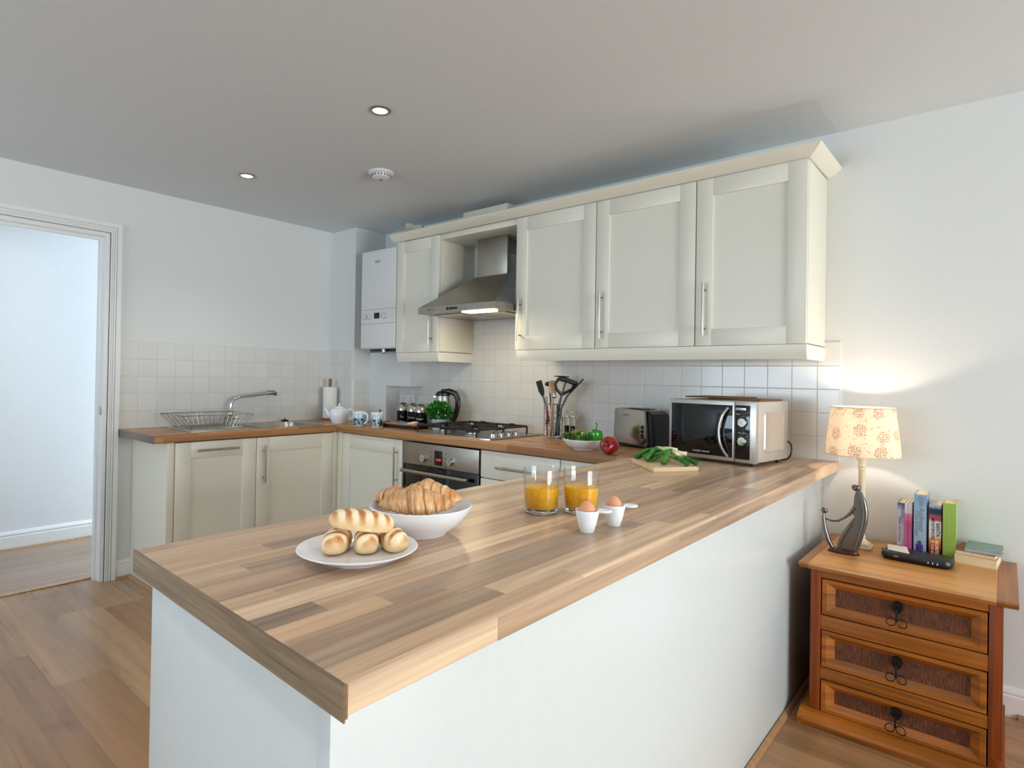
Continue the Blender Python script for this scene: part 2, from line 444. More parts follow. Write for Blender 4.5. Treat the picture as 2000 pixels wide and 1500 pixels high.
# door lining and architrave
st(MB().prism([(DY1, 0), (DY1-.022, 0), (DY1-.022, DZ-.022), (DY0+.022, DZ-.022), (DY0+.022, 0), (DY0, 0), (DY0, DZ), (DY1, DZ)], -0.13, 0.004, 'x', bev=0.001).obj('door_1', 'white_gloss'))
dr = C.objects['door_1']
MB().prism([(DY1-.022, 0), (DY1-.034, 0), (DY1-.034, DZ-.034), (DY0+.034, DZ-.034), (DY0+.034, 0), (DY0+.022, 0), (DY0+.022, DZ-.022), (DY1-.022, DZ-.022)], -0.09, -0.05, 'x').obj('door_stop', 'white_gloss', dr)
MB().box(-0.035, -0.012, DY1-.0245, DY1-.021, 0.955, 1.0, 0.001).obj('strike_plate', 'satin_nickel', dr)
def architrave():
    m = MB()
    def L(a0, a1, d):   # L-shaped (inverted U) strip between offsets a0..a1 of thickness d
        m.prism([(DY1+a0, 0), (DY1+a1, 0), (DY1+a1, DZ+a1), (DY0-a1, DZ+a1), (DY0-a1, 0), (DY0-a0, 0), (DY0-a0, DZ+a0), (DY1+a0, DZ+a0)], 0, d, 'x')
    L(0.002, 0.0590, 0.010); L(0.002, 0.009, 0.015); L(0.012, 0.018, 0.017); L(0.022, 0.030, 0.019); L(0.034, 0.057, 0.021)
    return st(m.obj('trim_7', 'white_gloss'))
architrave()

# tiled splashbacks
st(MB().box(0.742, 1.2225, -0.006, 0, ZC, 1.3846).box(1.2225, 1.834, -0.006, 0, ZC, 1.60).box(1.834, 3.358, -0.006, 0, ZC, 1.3846).box(0.486, 0.742, -0.006, 0, ZC, 1.133).obj('trim_8', 'tiles_hob'))
st(MB().box(0.0, 0.006, -1.716, -0.2727, ZC, 1.3846).obj('trim_9', 'tiles_sink'))
st(MB().box(0.006, 0.268, -0.2787, -0.2727, ZC, 1.3846).obj('trim_10', 'tiles_hob'))
st(MB().box(0.2892, 0.2952, -0.268, -0.13, ZC, 1.17).obj('trim_11', 'tiles_sink'))
st(MB().box(3.3575, 3.3615, -0.0065, 0, ZC+.01, 1.386, 0.001).obj('trim_12', 'white_gloss'))
st(MB().box(0.2675, 0.2955, -0.2795, -0.268, ZC, 1.17, 0.001).obj('trim_13', 'white_gloss'))

# ================================================================== WORKTOPS
def worktop(name, boxes, mat, label, bev=0.006):
    m = MB()
    for b in boxes: m.box(*b)
    bmesh.ops.remove_doubles(m.bm, verts=m.bm.verts, dist=1e-5)
    return m
# sink run (with a cut-out for the bowl)
t = thing('worktop', 'brown wood-block worktop under the sink and dish rack', 'worktop')
m = MB()
fx = 0.535
rd = 0.007
def nose_y(m, x0, x1, y0, y1):     # slab with rounded front edge along x1
    P = [(x0, ZB), (x1-rd, ZB), (x1, ZB+rd), (x1, ZC-rd)] + [(x1-rd+rd*math.cos(R(a)), ZC-rd+rd*math.sin(R(a))) for a in (30, 60, 90)] + [(x0, ZC)]
    m.prism(P, y0, y1, 'y')
nose_y(m, 0.0, fx, -1.7119, -0.99); nose_y(m, 0.455, fx, -0.99, -0.66); nose_y(m, 0.0, fx, -0.66, -0.581)
m.box(0.0, 0.10, -0.99, -0.66, ZB, ZC)
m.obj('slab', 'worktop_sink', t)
MB().box(0.0, fx, -1.7149, -1.7119, ZB, ZC, 0.0008).obj('end_strip', 'end_strip_sink', t)
# hob run
t = thing('worktop', 'brown wood-block worktop running under the hob and kettle', 'worktop')
m = MB()
yf = -0.5800
P = [(0, ZB), (yf+rd, ZB), (yf, ZB+rd), (yf, ZC-rd)] + [(yf+rd-rd*math.cos(R(a)), ZC-rd+rd*math.sin(R(a))) for a in (30, 60, 90)] + [(0, ZC)]
m.prism(P, 0.295, 2.672, 'x')
m.box(0.0, 0.295, -0.5800, -0.279, ZB, ZC)
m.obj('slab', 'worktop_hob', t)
# peninsula
t = thing('worktop', 'large light brown wood-block breakfast bar top in the foreground', 'worktop')
def pen_slab():
    m = MB(); bm = m.bm
    A, B = (2.6735, 2.6604), (0.0, -2.529)          # inner edge x at y=-0.58 / y=end
    rr = 0.009
    sec = []
    for k, (y, xi, xo) in enumerate(((0.0, 2.6735, 3.359), (-0.58, 2.6735, 3.3587), (-2.5081, 2.6604, 3.3575), )):
        yo = y if k < 2 else -2.5312
        ring = [(xi, y, ZB), (xo-rr, yo, ZB), (xo, yo, ZB+rr*.6), (xo, yo, ZC-rr)]
        ring += [(xo-rr+rr*math.cos(R(a)), yo, ZC-rr+rr*math.sin(R(a))) for a in (25, 50, 75, 90)]
        ring += [(xi+0.004, y, ZC), (xi, y, ZC-0.004)]
        sec.append([bm.verts.new(p) for p in ring])
    n = len(sec[0]); fs = []
    for a, b in zip(sec, sec[1:]):
        for i in range(n): fs.append(bm.faces.new((a[i], a[(i+1) % n], b[(i+1) % n], b[i])))
    fs.append(bm.faces.new(sec[0])); fs.append(bm.faces.new(sec[-1][::-1]))
    bmesh.ops.recalc_face_normals(bm, faces=fs)
    return m
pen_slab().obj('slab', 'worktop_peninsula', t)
m = MB()
a, b = Vector((2.6604, -2.5081, 0)), Vector((3.3595, -2.5312, 0)); d = (b-a).normalized(); nrm = Vector((d.y, -d.x, 0))
P = [a, b, b+nrm*.0028, a+nrm*.0028]
m.prism([(p.x, p.y) for p in P], ZB-.0005, ZC-.0003, 'z', bev=0.0006)
m.obj('end_strip', 'end_strip', t)
M('chipboard', (150, 110, 76), 0.9, nz=0.3, scale=400)
MB().box(3.3555, 3.3605, -2.5325, -2.529, ZB+.004, ZC-.002, 0.0007).obj('worn_corner', 'chipboard', t)

# ================================================================== CABINETS
def shaker(m, x0, x1, z0, z1, yb, t=0.02, s=0.072, rail=None):
    """door facing -y, back at yb"""
    yf = yb-t; rail = rail or s
    e = 0.0012
    m.box(x0, x0+s, yf, yb, z0, z1, e, 2); m.box(x1-s, x1, yf, yb, z0, z1, e, 2)
    m.box(x0+s, x1-s, yf, yb, z1-rail, z1, e, 2); m.box(x0+s, x1-s, yf, yb, z0, z0+s, e, 2)
    m.box(x0+s-.002, x1-s+.002, yf+.009, yb-.002, z0+s-.002, z1-rail+.002)
    return m
def bar_handle(parent, c, length, axis='z', r=0.006, stand=0.028):
    x, y, z = c; m = MB()
    if axis == 'z':
        m.tube([(x, y, z-length/2), (x, y, z+length/2)], r, 12)
        for s in (-1, 1): m.tube([(x, y, z+s*length*0.36), (x, y+stand, z+s*length*0.36)], 0.0045, 8)
    else:
        m.tube([(x-length/2, y, z), (x+length/2, y, z)], r, 12)
        for s in (-1, 1): m.tube([(x+s*length*0.36, y, z), (x+s*length*0.36, y+stand, z)], 0.0045, 8)
    return m.obj('handle', 'satin_nickel', parent)
ZT, ZBU, YD = 2.096, 1.361, -0.3094
def wall_unit(x0, x1, label, hx, hz, hl=0.235, stile=0.072, side=False):
    t = thing('wall_cabinet', label, 'cabinet')
    MB().box(x0+.0015, x1-.0015, YD+.001, -0.001, ZBU+.003, ZT-.001, 0.001).obj('carcass', 'cream_board', t)
    m = MB(); shaker(m, x0+.0025, x1-.0025, ZBU, ZT-.003, YD-.001, 0.019, stile, 0.075)
    d = m.obj('door', 'cream_door', t)
    bar_handle(d, (hx, YD-.05, hz), hl)
    return t
wall_unit(0.8203, 1.2221, 'narrow cream wall cabinet between the boiler and the cooker hood', 1.165, 1.53, 0.24)
wall_unit(1.8345, 2.3443, 'cream wall cabinet just right of the cooker hood', 1.8755, 1.525)
wall_unit(2.3443, 2.8527, 'middle cream wall cabinet, second to the right of the hood', 2.385, 1.525)
wall_unit(2.8527, 3.3024, 'rightmost cream wall cabinet, above the microwave', 2.8985, 1.52)
# board bridging over the hood
tag(MB().box(1.2225, 1.834, -0.3195, -0.001, 2.062, 2.0955, 0.001).obj('bridging_shelf', 'cream_board'), 'cream board bridging the cabinets above the cooker hood chimney', 'shelf')
# pelmets under, cornice on top
def pelmet_prof(): return [(0, 0), (0.0, 0.058), (-0.022, 0.058), (-0.022, 0.034), (-0.016, 0.012), (-0.012, 0)]
def pelmet(x0, x1, label):
    m = MB(); y = -0.305
    m.prism([(y+a, 1.301+b) for a, b in pelmet_prof()], x0, x1, 'x')
    m.prism([(x1-.0-a*0, 1.301+b) for a, b in []] or [(x1-.022, 1.301), (x1-.004, 1.301), (x1, 1.325), (x1, 1.359), (x1-.022, 1.359)], -0.306, -0.002, 'y')
    return tag(m.obj('pelmet', 'cream_door'), label, 'trim')
pelmet(0.832, 1.222, 'short cream pelmet under the narrow wall cabinet')
pelmet(1.846, 3.302, 'long cream pelmet under the three right-hand wall cabinets')
def cornice():
    m = MB(); bm = m.bm
    prof = [(0.0, 0.0), (0.006, 0.0), (0.022, 0.008), (0.048, 0.030), (0.052, 0.036), (0.052, 0.042), (0.0, 0.042)]
    secs = []
    z0 = 2.0965
    for (px, py, dx, dy) in ((0.80, -0.330, 0, -1), (3.303, -0.330, 1, -1), (3.303, -0.0005, 1, 0)):
        secs.append([bm.verts.new((px+dx*o, py+dy*o, z0+h)) for o, h in prof])
    n = len(prof); fs = []
    for a, b in zip(secs, secs[1:]):
        for i in range(n): fs.append(bm.faces.new((a[i], a[(i+1) % n], b[(i+1) % n], b[i])))
    fs.append(bm.faces.new(secs[0])); fs.append(bm.faces.new(secs[-1]))
    bmesh.ops.recalc_face_normals(bm, faces=fs)
    return m
tag(cornice().obj('cornice', 'cream_board', ang=20), 'cream cornice along the top of the wall cabinets', 'trim')
# flue boxing on top
tag(MB().box(1.30, 1.66, -0.20, -0.001, 2.097, 2.243, 0.002).obj('duct_cover', 'cream_board'), 'cream box covering the hood duct, on top of the wall cabinets', 'duct cover')
# crumpled fabric/insulation on the left end of the cabinets
def lump(p):
    n = 1 + 0.16*math.sin(7*p.x+3*p.z)+0.12*math.sin(9*p.y-4*p.x)
    return p*n
M('white_cloth', (214, 208, 196), 0.9, nz=0.04)
tag(MB().ball((0.87, -0.20, 2.165), 0.07, (1.1, 1.6, 0.95), 24, 14, lump).obj('wrapped_flue', 'white_cloth'), 'pale wrapped flue bend above the boiler at the cabinet end', 'pipe')

# ---- base units, sink side (fronts face +x)
def rotx(m):  # turn a -y facing build into a +x facing one: (x,y)->( -y , x)
    return m.xf(Matrix(((0, -1, 0, 0), (1, 0, 0, 0), (0, 0, 1, 0), (0, 0, 0, 1))))
FX = 0.515
tag(MB().box(0.002, FX, -1.638, -1.601, 0.001, ZB-.001, 0.001).obj('end_panel', 'cream_board'), 'cream end panel closing the sink cabinets beside the doorway', 'panel')
def base_x(y0, y1, label, kind, hy=None):
    t = thing('base_cabinet' if kind != 'app' else 'integrated_appliance', label, 'cabinet' if kind != 'app' else 'appliance')
    top = ZB-.006
    if kind == 'sink':   # carcass kept below the bowl
        MB().box(0.01, FX-.022, y0+.001, y1-.001, 0.10, 0.66).obj('carcass', 'cream_board', t)
    else:
        MB().box(0.01, FX-.022, y0+.001, y1-.001, 0.10, top).obj('carcass', 'cream_board', t)
    m = MB(); shaker(m, y0+.002, y1-.002, 0.115, top, -(FX-.020), 0.02, 0.082, 0.088)
    d = rotx(m).obj('door', 'cream_door', t)
    hm = MB()
    if kind == 'app':
        x = FX+.03; z = 0.775; yc = (-1.486-1.256)/2; L = 0.235
        hm.tube([(x, yc-L/2, z), (x, yc+L/2, z)], 0.006, 12)
        for s in (-1, 1): hm.tube([(x, yc+s*L*.36, z), (FX, yc+s*L*.36, z)], 0.0045, 8)
    else:
        x = FX+.03; z = 0.662; L = 0.225
        hm.tube([(x, hy, z-L/2), (x, hy, z+L/2)], 0.006, 12)
        for s in (-1, 1): hm.tube([(x, hy, z+s*L*.36), (FX, hy, z+s*L*.36)], 0.0045, 8)
    hm.obj('handle', 'satin_nickel', d)
    MB().box(0.03, FX-.07, y0+.001, y1-.001, 0.001, 0.10).obj('plinth', 'cream_board', t)
    return t
base_x(-1.599, -1.134, 'cream fronted fitted appliance with one horizontal bar handle, left of the sink cupboard', 'app')
base_x(-1.134, -0.597, 'cream sink base cabinet with a tall vertical bar handle', 'sink', -1.090)
tag(MB().box(FX-.02, FX, -0.596, -0.5605, 0.10, ZB-.003, 0.001).box(FX, 0.566, -0.5600, -0.5420, 0.10, ZB-.003, 0.001).obj('corner_post', 'cream_board'), 'cream corner post where the sink and oven cabinets meet', 'filler panel')
# ---- base units, hob side (fronts face -y)
FY = -0.560
def carc(t, x0, x1, z1=ZB-.006):
    MB().box(x0+.001, x1-.001, FY+.022, -0.01, 0.10, z1).obj('carcass', 'cream_board', t)
    MB().box(x0+.001, x1-.001, FY+.07, -0.01, 0.001, 0.099).obj('plinth', 'cream_board', t)
t = thing('base_cabinet', 'cream base cabinet between the corner and the oven', 'cabinet')
carc(t, 0.568, 1.176)
m = MB(); shaker(m, 0.570, 1.172, 0.115, ZB-.006, FY+.020, 0.02, 0.082, 0.085); d = m.obj('door', 'cream_door', t)
bar_handle(d, (1.130, FY-.03, 0.663), 0.23)
t = thing('drawer_cabinet', 'cream drawer cabinet immediately right of the oven', 'cabinet')
carc(t, 1.800, 2.306)
for z0, z1 in ((0.680, ZB-.006), (0.400, 0.674), (0.115, 0.394)):
    m = MB(); m.box(1.803, 2.303, FY, FY+.02, z0, z1, 0.0015)
    m.box(1.803+.08, 1.803+.082, FY-.0008, FY, z0+.001, z1-.001); m.box(2.303-.082, 2.303-.08, FY-.0008, FY, z0+.001, z1-.001)
    d = m.obj('drawer', 'cream_door', t); bar_handle(d, (2.053, FY-.03, (z0+z1)/2-.008), 0.25, 'x')
t = thing('base_cabinet', 'cream cabinet in the corner by the breakfast bar', 'cabinet')
carc(t, 2.306, 2.722)
m = MB(); shaker(m, 2.309, 2.72, 0.115, ZB-.006, FY+.020, 0.02, 0.082, 0.085); m.obj('door', 'cream_door', t)

# ---- peninsula
t = thing('peninsula_unit', 'white panelled base of the breakfast bar', 'counter base')
MB().box(3.270, 3.298, -2.508, -0.002, 0.001, ZB-.001, 0.001).obj('back_panel', 'panel_white', t)
MB().box(2.738, 3.2695, -2.504, -2.486, 0.001, ZB-.001, 0.001).obj('end_panel', 'panel_white', t)
MB().box(2.745, 3.269, -2.485, -0.60, 0.10, ZB-.002).obj('carcass', 'cream_board', t)
MB().box(2.79, 3.26, -2.485, -0.60, 0.001, 0.10).obj('plinth', 'cream_board', t)
for i in range(3):
    y0 = -2.48+i*0.62
    m = MB(); shaker(m, y0+.002, y0+.618, 0.115, ZB-.006, 2.744, 0.02, 0.08)
    m.xf(Matrix(((0, 1, 0, 0), (1, 0, 0, 0), (0, 0, 1, 0), (0, 0, 0, 1))))
    bmesh.ops.reverse_faces(m.bm, faces=m.bm.faces)
    m.obj('door', 'cream_door', t)
# ================================================================== FITTED APPLIANCES
# ---- extractor hood
t = thing('extractor_hood', 'stainless steel chimney cooker hood between the wall cabinets', 'cooker hood')
hx0, hx1, hy = 1.226, 1.831, -0.5
m = MB(); bm = m.bm
def ringv(x0, x1, y0, y1, z): return [bm.verts.new(p) for p in ((x0, y0, z), (x1, y0, z), (x1, y1, z), (x0, y1, z))]
cx0, cx1 = 1.412, 1.652
rs = [ringv(hx0+.012, hx1-.012, hy+.012, -.008, 1.5795), ringv(hx0, hx1, hy, -.007, 1.579), ringv(hx0, hx1, hy, -.007, 1.616), ringv(cx0-.004, cx1+.004, -.19, -.007, 1.825), ringv(cx0-.004, cx1+.004, -.19, -.007, 1.829)]
fs = []
for a, b in zip(rs, rs[1:]):
    for i in range(4): fs.append(bm.faces.new((a[i], a[(i+1) % 4], b[(i+1) % 4], b[i])))
fs.append(bm.faces.new(rs[0])); fs.append(bm.faces.new(rs[-1])); bmesh.ops.recalc_face_normals(bm, faces=fs)
m.obj('canopy', 'steel_brushed', t, ang=15)
MB().box(cx0, cx1, -.184, -.007, 1.829, 2.0615, 0.001).obj('chimney', 'steel_brushed', t)
m = MB()
for i in range(7): m.box(cx1-.0005, cx1+.0006, -.17, -.03, 1.955+i*.013, 1.961+i*.013)
m.obj('vent_slots', 'black_plastic', t)
m = MB()
for i, x in enumerate((1.474, 1.498, 1.519, 1.541)): m.tube([(x, hy-.0035, 1.5975), (x, hy, 1.5975)], 0.0075, 14)
m.obj('control_buttons', 'black_plastic', t)
text('lettering', 'BOSCH', 0.017, 'print_grey', t, face_y(1.335, hy-.0004, 1.5975), bold=True)
MB().box(hx0+.06, 1.515, -.42, -.08, 1.5735, 1.579, .002).box(1.525, hx1-.06, -.34, -.08, 1.5735, 1.579, .002).obj('grease_filter', 'steel', t)
MB().box(1.57, 1.77, -.485, -.40, 1.571, 1.579, .002).obj('light_panel', 'hood_glow', t)
area('hood_lamp', (1.67, -.44, 1.565), (0, 0, 0), 0.18, 0.07, 2.2, (1.0, 0.82, 0.55))

# ---- boiler
t = thing('boiler', 'white wall-hung boiler in the corner beside the narrow cabinet', 'boiler')
bx0, bx1, by = 0.434, 0.812, -0.330
MB().box(bx0, bx1, by, -.002, 1.392, 2.078, 0.012, 3).obj('casing', 'boiler_white', t)
MB().box(bx0+.003, bx1-.003, by-.0012, by+.005, 1.564, 1.566).box(bx0+.003, bx1-.003, by-.0012, by+.005, 1.663, 1.665).obj('seam', 'print_grey', t)
MB().box(.588, .645, by-.002, by+.002, 1.600, 1.640, .001).obj('display', 'display_dark', t)
for x, r in ((.487, .02), (.542, .02), (.70, .022)):
    k = MB().tube([(x, by-.008, 1.615), (x, by, 1.615)], r, 24).obj('control_dial', 'boiler_white', t)
    MB().tube(arc((x, by-.0088, 1.615), r*0.95, 0, 345, 22), 0.0009, 5, closed=False).obj('dial_ring', 'print_grey', k)
text('lettering', 'Ideal', 0.03, 'print_grey', t, face_y(.612, by-.0006, 1.995), shear=0.3)
for x in (.50, .56, .68, .74): MB().tube([(x, -.20, 1.378), (x, -.20, 1.393)], .011, 10).obj('pipe_fitting', 'steel', t)
m = MB(); m.tube([(.64, -.28, 1.372), (.64, -.28, 1.393)], .016, 12); m.ball((.64, -.28, 1.370), .013); m.obj('valve', 'steel', t)
MB().box(.46, .80, -.26, -.14, 1.3765, 1.392, .001).obj('underside_dark_gap', 'black_plastic', t)  # black slab put in for the dark gap beneath the casing
# ---- oven
t = thing('oven', 'built-in stainless and black glass oven under the hob', 'oven')
ox0, ox1 = 1.181, 1.789
MB().box(ox0+.01, ox1-.01, -.535, -.02, 0.21, 0.812).obj('body', 'steel', t)
MB().box(ox0, ox1, -.562, -.536, 0.690, 0.818, 0.002).obj('control_panel', 'steel_brushed', t)
MB().box(ox0, ox1, -.560, -.536, 0.215, 0.6885, 0.002).obj('glass_door', 'black_gloss', t)
for x in (1.37, 1.585):
    m = MB(); m.tube([(x, -.584, .735), (x, -.575, .735), (x, -.562, .735)], [.019, .0205, .023], 26)
    m.box(x-.0016, x+.0016, -.587, -.584, .735, .752, .0005)
    m.obj('knob', 'chrome', t)
d = MB().box(1.452, 1.515, -.5635, -.561, .704, .786, .001).obj('display', 'black_gloss', t)
text('digits', '13:40', 0.018, 'display_red', d, face_y(1.484, -.5638, .735))
for x in (1.425, 1.542):
    for z in (.70, .722, .75, .775): MB().box(x-.003, x+.003, -.5625, -.5618, z-.003, z+.003).obj('marking', 'print_black', t)
m = MB(); m.tube([(1.215, -.603, .655), (1.745, -.603, .655)], .011, 14)
for x in (1.25, 1.71): m.tube([(x, -.603, .655), (x, -.56, .655)], .007, 8)
m.obj('handle', 'satin_nickel', t)
MB().box(1.177, 1.793, -.545, -.02, 0.105, 0.209).obj('lower_panel', 'cream_board', t)
# ---- hob
t = thing('gas_hob', 'stainless steel gas hob with black pan supports', 'hob')
m = MB(); bm = m.bm
pp = [(1.250, -.540), (1.775, -.540), (1.830, -.520), (1.846, -.46), (1.846, -.055), (1.250, -.055)]
m.prism(pp, ZC, ZC+.007, 'z', bev=.002)
m.obj('hob_plate', 'steel', t)
for (x, y, r) in ((1.385, -.42, .030), (1.385, -.18, .042), (1.615, -.42, .042), (1.615, -.18, .030), (1.50, -.30, .048)):
    if x == 1.50: continue
    b = MB().lathe([(0, 0), (r+.012, 0), (r+.010, .006), (r, .009), (r, .016), (0, .016)], (x, y, ZC+.007), 28).obj('burner', 'steel', t)
    MB().lathe([(0, 0), (r-.002, 0), (r-.002, .005), (r-.006, .0075), (0, .008)], (x, y, ZC+.023), 28).obj('burner_cap', 'cast_iron', b)
def support(x0, x1, y0, y1):
    m = MB(); z = ZC+.047; r = .0055
    def bar(a, b): m.tube([a, b], r, 4)
    xm, ym = (x0+x1)/2, (y0+y1)/2
    for y in (y0, y1): bar((x0, y, z), (x1, y, z))
    for x in (x0, x1): bar((x, y0, z), (x, y1, z))
    bar((x0, ym, z), (x1, ym, z))
    for yc in ((y0+ym)/2, (y1+ym)/2):
        for s in (-1, 1): m.tube([(xm+s*(x1-x0)/2, yc, z), (xm+s*.03, yc, z)], r, 4)
        for s in (-1, 1): m.tube([(xm, yc+s*(ym-y0)/2, z), (xm, yc+s*.028, z)], r, 4)
    for x in (x0, x1):
        for y in (y0, y1, ym): m.tube([(x, y, z), (x, y, ZC+.0075)], [r*1.1, r*1.3], 4)
    for (x, y) in ((xm, y0), (xm, y1), (xm, ym)): m.box(x-.018, x+.018, y-.006, y+.006, z, z+.010, .001)
    return m.obj('pan_support', 'cast_iron', t)
support(1.268, 1.498, -.525, -.075); support(1.506, 1.736, -.525, -.075)
for y in (-.455, -.39, -.325, -.26):
    m = MB(); m.lathe([(0, 0), (.020, 0), (.018, .006), (.0175, .022), (.015, .025), (0, .025)], (1.795, y, ZC+.007), 22)
    m.obj('knob', 'chrome', t)

# ---- sink, tap, dish rack
t = thing('sink', 'stainless steel inset sink and ribbed drainer below the tiled wall', 'sink')
m = MB()
m.box(0.05, 0.475, -1.50, -.99, ZC, ZC+.004, .0015); m.box(0.05, .105, -.99, -.64, ZC, ZC+.004, .0015)
m.box(.450, .475, -.99, -.64, ZC, ZC+.004, .0015); m.box(.105, .450, -.66, -.64, ZC, ZC+.004, .0015)
m.obj('sink_top', 'steel', t)
m = MB(); bm = m.bm; rs = []
def rr_ring(x0, x1, y0, y1, r, z, k=5):
    out = []
    for (cx, cy, a0) in ((x1-r, y1-r, 0), (x0+r, y1-r, 90), (x0+r, y0+r, 180), (x1-r, y0+r, 270)):
        for i in range(k+1):
            a = R(a0+90*i/k); out.append(bm.verts.new((cx+r*math.cos(a), cy+r*math.sin(a), z)))
    return out
for (i, z) in ((0, ZC+.0042), (.003, ZC+.003), (.008, ZC-.02), (.014, ZC-.12), (.035, ZC-.145)):
    rs.append(rr_ring(.102+i, .453-i, -.988+i, -.662-i, .05-i*.3, z))
fs = []
for a, b in zip(rs, rs[1:]):
    for i in range(len(a)): fs.append(bm.faces.new((a[i], a[(i+1) % len(a)], b[(i+1) % len(a)], b[i])))
fs.append(bm.faces.new(rs[-1])); bmesh.ops.recalc_face_normals(bm, faces=fs); bmesh.ops.reverse_faces(bm, faces=fs)
m.obj('bowl', 'steel', t)
m = MB()
for i in range(9): m.box(.10+i*.040, .112+i*.040, -1.46, -1.05, ZC+.0042, ZC+.0062, .0009)
m.obj('drainer_ribs', 'steel', t)
o = MB().lathe([(0, 0), (.024, 0), (.026, .006), (.02, .012), (.006, .014), (.006, .022), (0, .022)], (.085, -.70, ZC+.0042), 20).obj('sink_plug', 'black_plastic')
tag(o, 'black sink plug lying on the rear rim of the sink', 'plug')
t = thing('mixer_tap', 'chrome kitchen mixer tap with swivel spout behind the sink', 'tap')
tx, ty = .085, -1.088
MB().lathe([(0, 0), (.024, 0), (.024, .006), (.016, .012), (.015, .055), (.018, .06), (.018, .075), (.0115, .085), (0, .085)], (tx, ty, ZC+.0042), 24).obj('tap_body', 'chrome', t)
pts = [(tx, ty, ZC+.085), (tx, ty, ZC+.11)]
for a in range(180, 95, -14): pts.append((tx, ty+.07+.07*math.cos(R(a)), ZC+.125+.055*math.sin(R(a))))
pts += [(tx, ty+.17, ZC+.19), (tx, ty+.265, ZC+.204)]
m = MB(); m.tube(pts, .0095, 14); m.obj('spout', 'chrome', t)
m = MB(); m.tube([(tx, ty+.245, ZC+.202), (tx, ty+.26, ZC+.204), (tx, ty+.30, ZC+.207), (tx, ty+.312, ZC+.200), (tx, ty+.314, ZC+.186)], [.010, .0135, .015, .0145, .012], 16); m.obj('spout_tip', 'satin_nickel', t)
for s in (-1, 1):
    m = MB(); m.tube([(tx, ty+s*.012, ZC+.045), (tx, ty+s*.05, ZC+.045)], [.008, .010], 12); m.obj('tap_handle', 'chrome', t)
t = thing('dish_rack', 'silver wire dish drainer standing on the sink drainer', 'dish rack')
rz0, rz1 = ZC+.010, ZC+.088
rx0, rx1, ry0, ry1 = .09, .40, -1.52, -1.10
m = MB()
rim = [(rx0, ry0, rz1), (rx1, ry0, rz1), (rx1, ry1, rz1-.0), (rx0, ry1, rz1)]
m.tube(rim, .0030, 8, closed=True)
bx = [(rx0+.03, ry0+.07, rz0), (rx1-.03, ry0+.07, rz0), (rx1-.03, ry1-.05, rz0), (rx0+.03, ry1-.05, rz0)]
m.tube(bx, .0025, 8, closed=True)
for i in range(15):
    f = i/14
    for x_t, x_b in ((rx1, rx1-.03), (rx0, rx0+.03)):
        y_t = ry0+f*(ry1-ry0); y_b = ry0+.07+f*(ry1-ry0-.12)
        m.tube([(x_t, y_t, rz1), (x_b, y_b, rz0)], .0016, 5)
    m.tube([(rx0+.03, ry0+.07+f*(ry1-ry0-.12), rz0), (rx1-.03, ry0+.07+f*(ry1-ry0-.12), rz0)], .0016, 5)
for i in range(7):
    f = i/6
    for y_t, y_b in ((ry0, ry0+.07), (ry1, ry1-.05)):
        m.tube([(rx0+f*(rx1-rx0), y_t, rz1), (rx0+.03+f*(rx1-rx0-.06), y_b, rz0)], .0016, 5)
for xr in (.20, .30):
    pts = []
    for i in range(45): pts.append((xr, -1.44+i*.0065, rz0+.004+(.045 if i % 2 else 0)))
    m.tube(pts, .0015, 5)
m.obj('wire_frame', 'steel', t)
for x in (rx0+.04, rx1-.04):
    for y in (ry0+.075, ry1-.055): MB().tube([(x, y, ZC+.0062), (x, y, rz0)], .005, 10).obj('foot', 'white_gloss', t)

# ================================================================== ALONG THE HOB WALL
# kitchen roll
t = thing('kitchen_roll_holder', 'wooden kitchen roll holder in the worktop corner', 'kitchen roll holder', (.10, -.345, ZC))
M('wood_mid', (150, 96, 54), 0.45, nz=0.12, scale=40)
MB().lathe([(0, 0), (.056, 0), (.058, .006), (.054, .016), (0, .016)], n=36).obj('base', 'wood_mid', t)
MB().lathe([(0, .016), (.009, .016), (.009, .255), (.013, .262), (.013, .298), (.009, .306), (0, .308)], n=18).obj('post', 'wood_mid', t)
M('paper_roll', (238, 238, 232), 0.95, nz=0.02, bump=0.2)
tag(MB().lathe([(.019, .0), (.050, .0), (.050, .228), (.019, .228)], n=36, close=True).obj('kitchen_roll', 'paper_roll', None, (.10, -.345, ZC+.0165)), 'white kitchen paper roll on the wooden holder', 'kitchen roll')
# teapot
t = thing('teapot', 'white china teapot in front of the kitchen roll', 'teapot', (.385, -.46, ZC), R(41))
MB().lathe([(0, .004), (.045, .004), (.046, 0), (.050, 0), (.052, .008), (.064, .03), (.069, .06), (.064, .085), (.05, .1), (.034, .105), (.034, .1), (0, .1)], n=40).obj('body', 'porcelain', t)
l = MB().lathe([(.033, .105), (.03, .112), (.015, .119), (0, .120)], n=32).obj('lid', 'porcelain', t)
MB().ball((0, 0, .128), .0085).obj('lid_knob', 'porcelain', l)
m = MB(); m.tube([(-.058, 0, .045), (-.078, 0, .06), (-.088, 0, .085), (-.102, 0, .098)], [.018, .014, .009, .007], 14); m.obj('spout', 'porcelain', t)
m = MB(); m.tube([(.055, 0, .088), (.075, 0, .098), (.098, 0, .088), (.104, 0, .062), (.092, 0, .036), (.062, 0, .026)], .006, 12); m.obj('handle', 'porcelain', t)
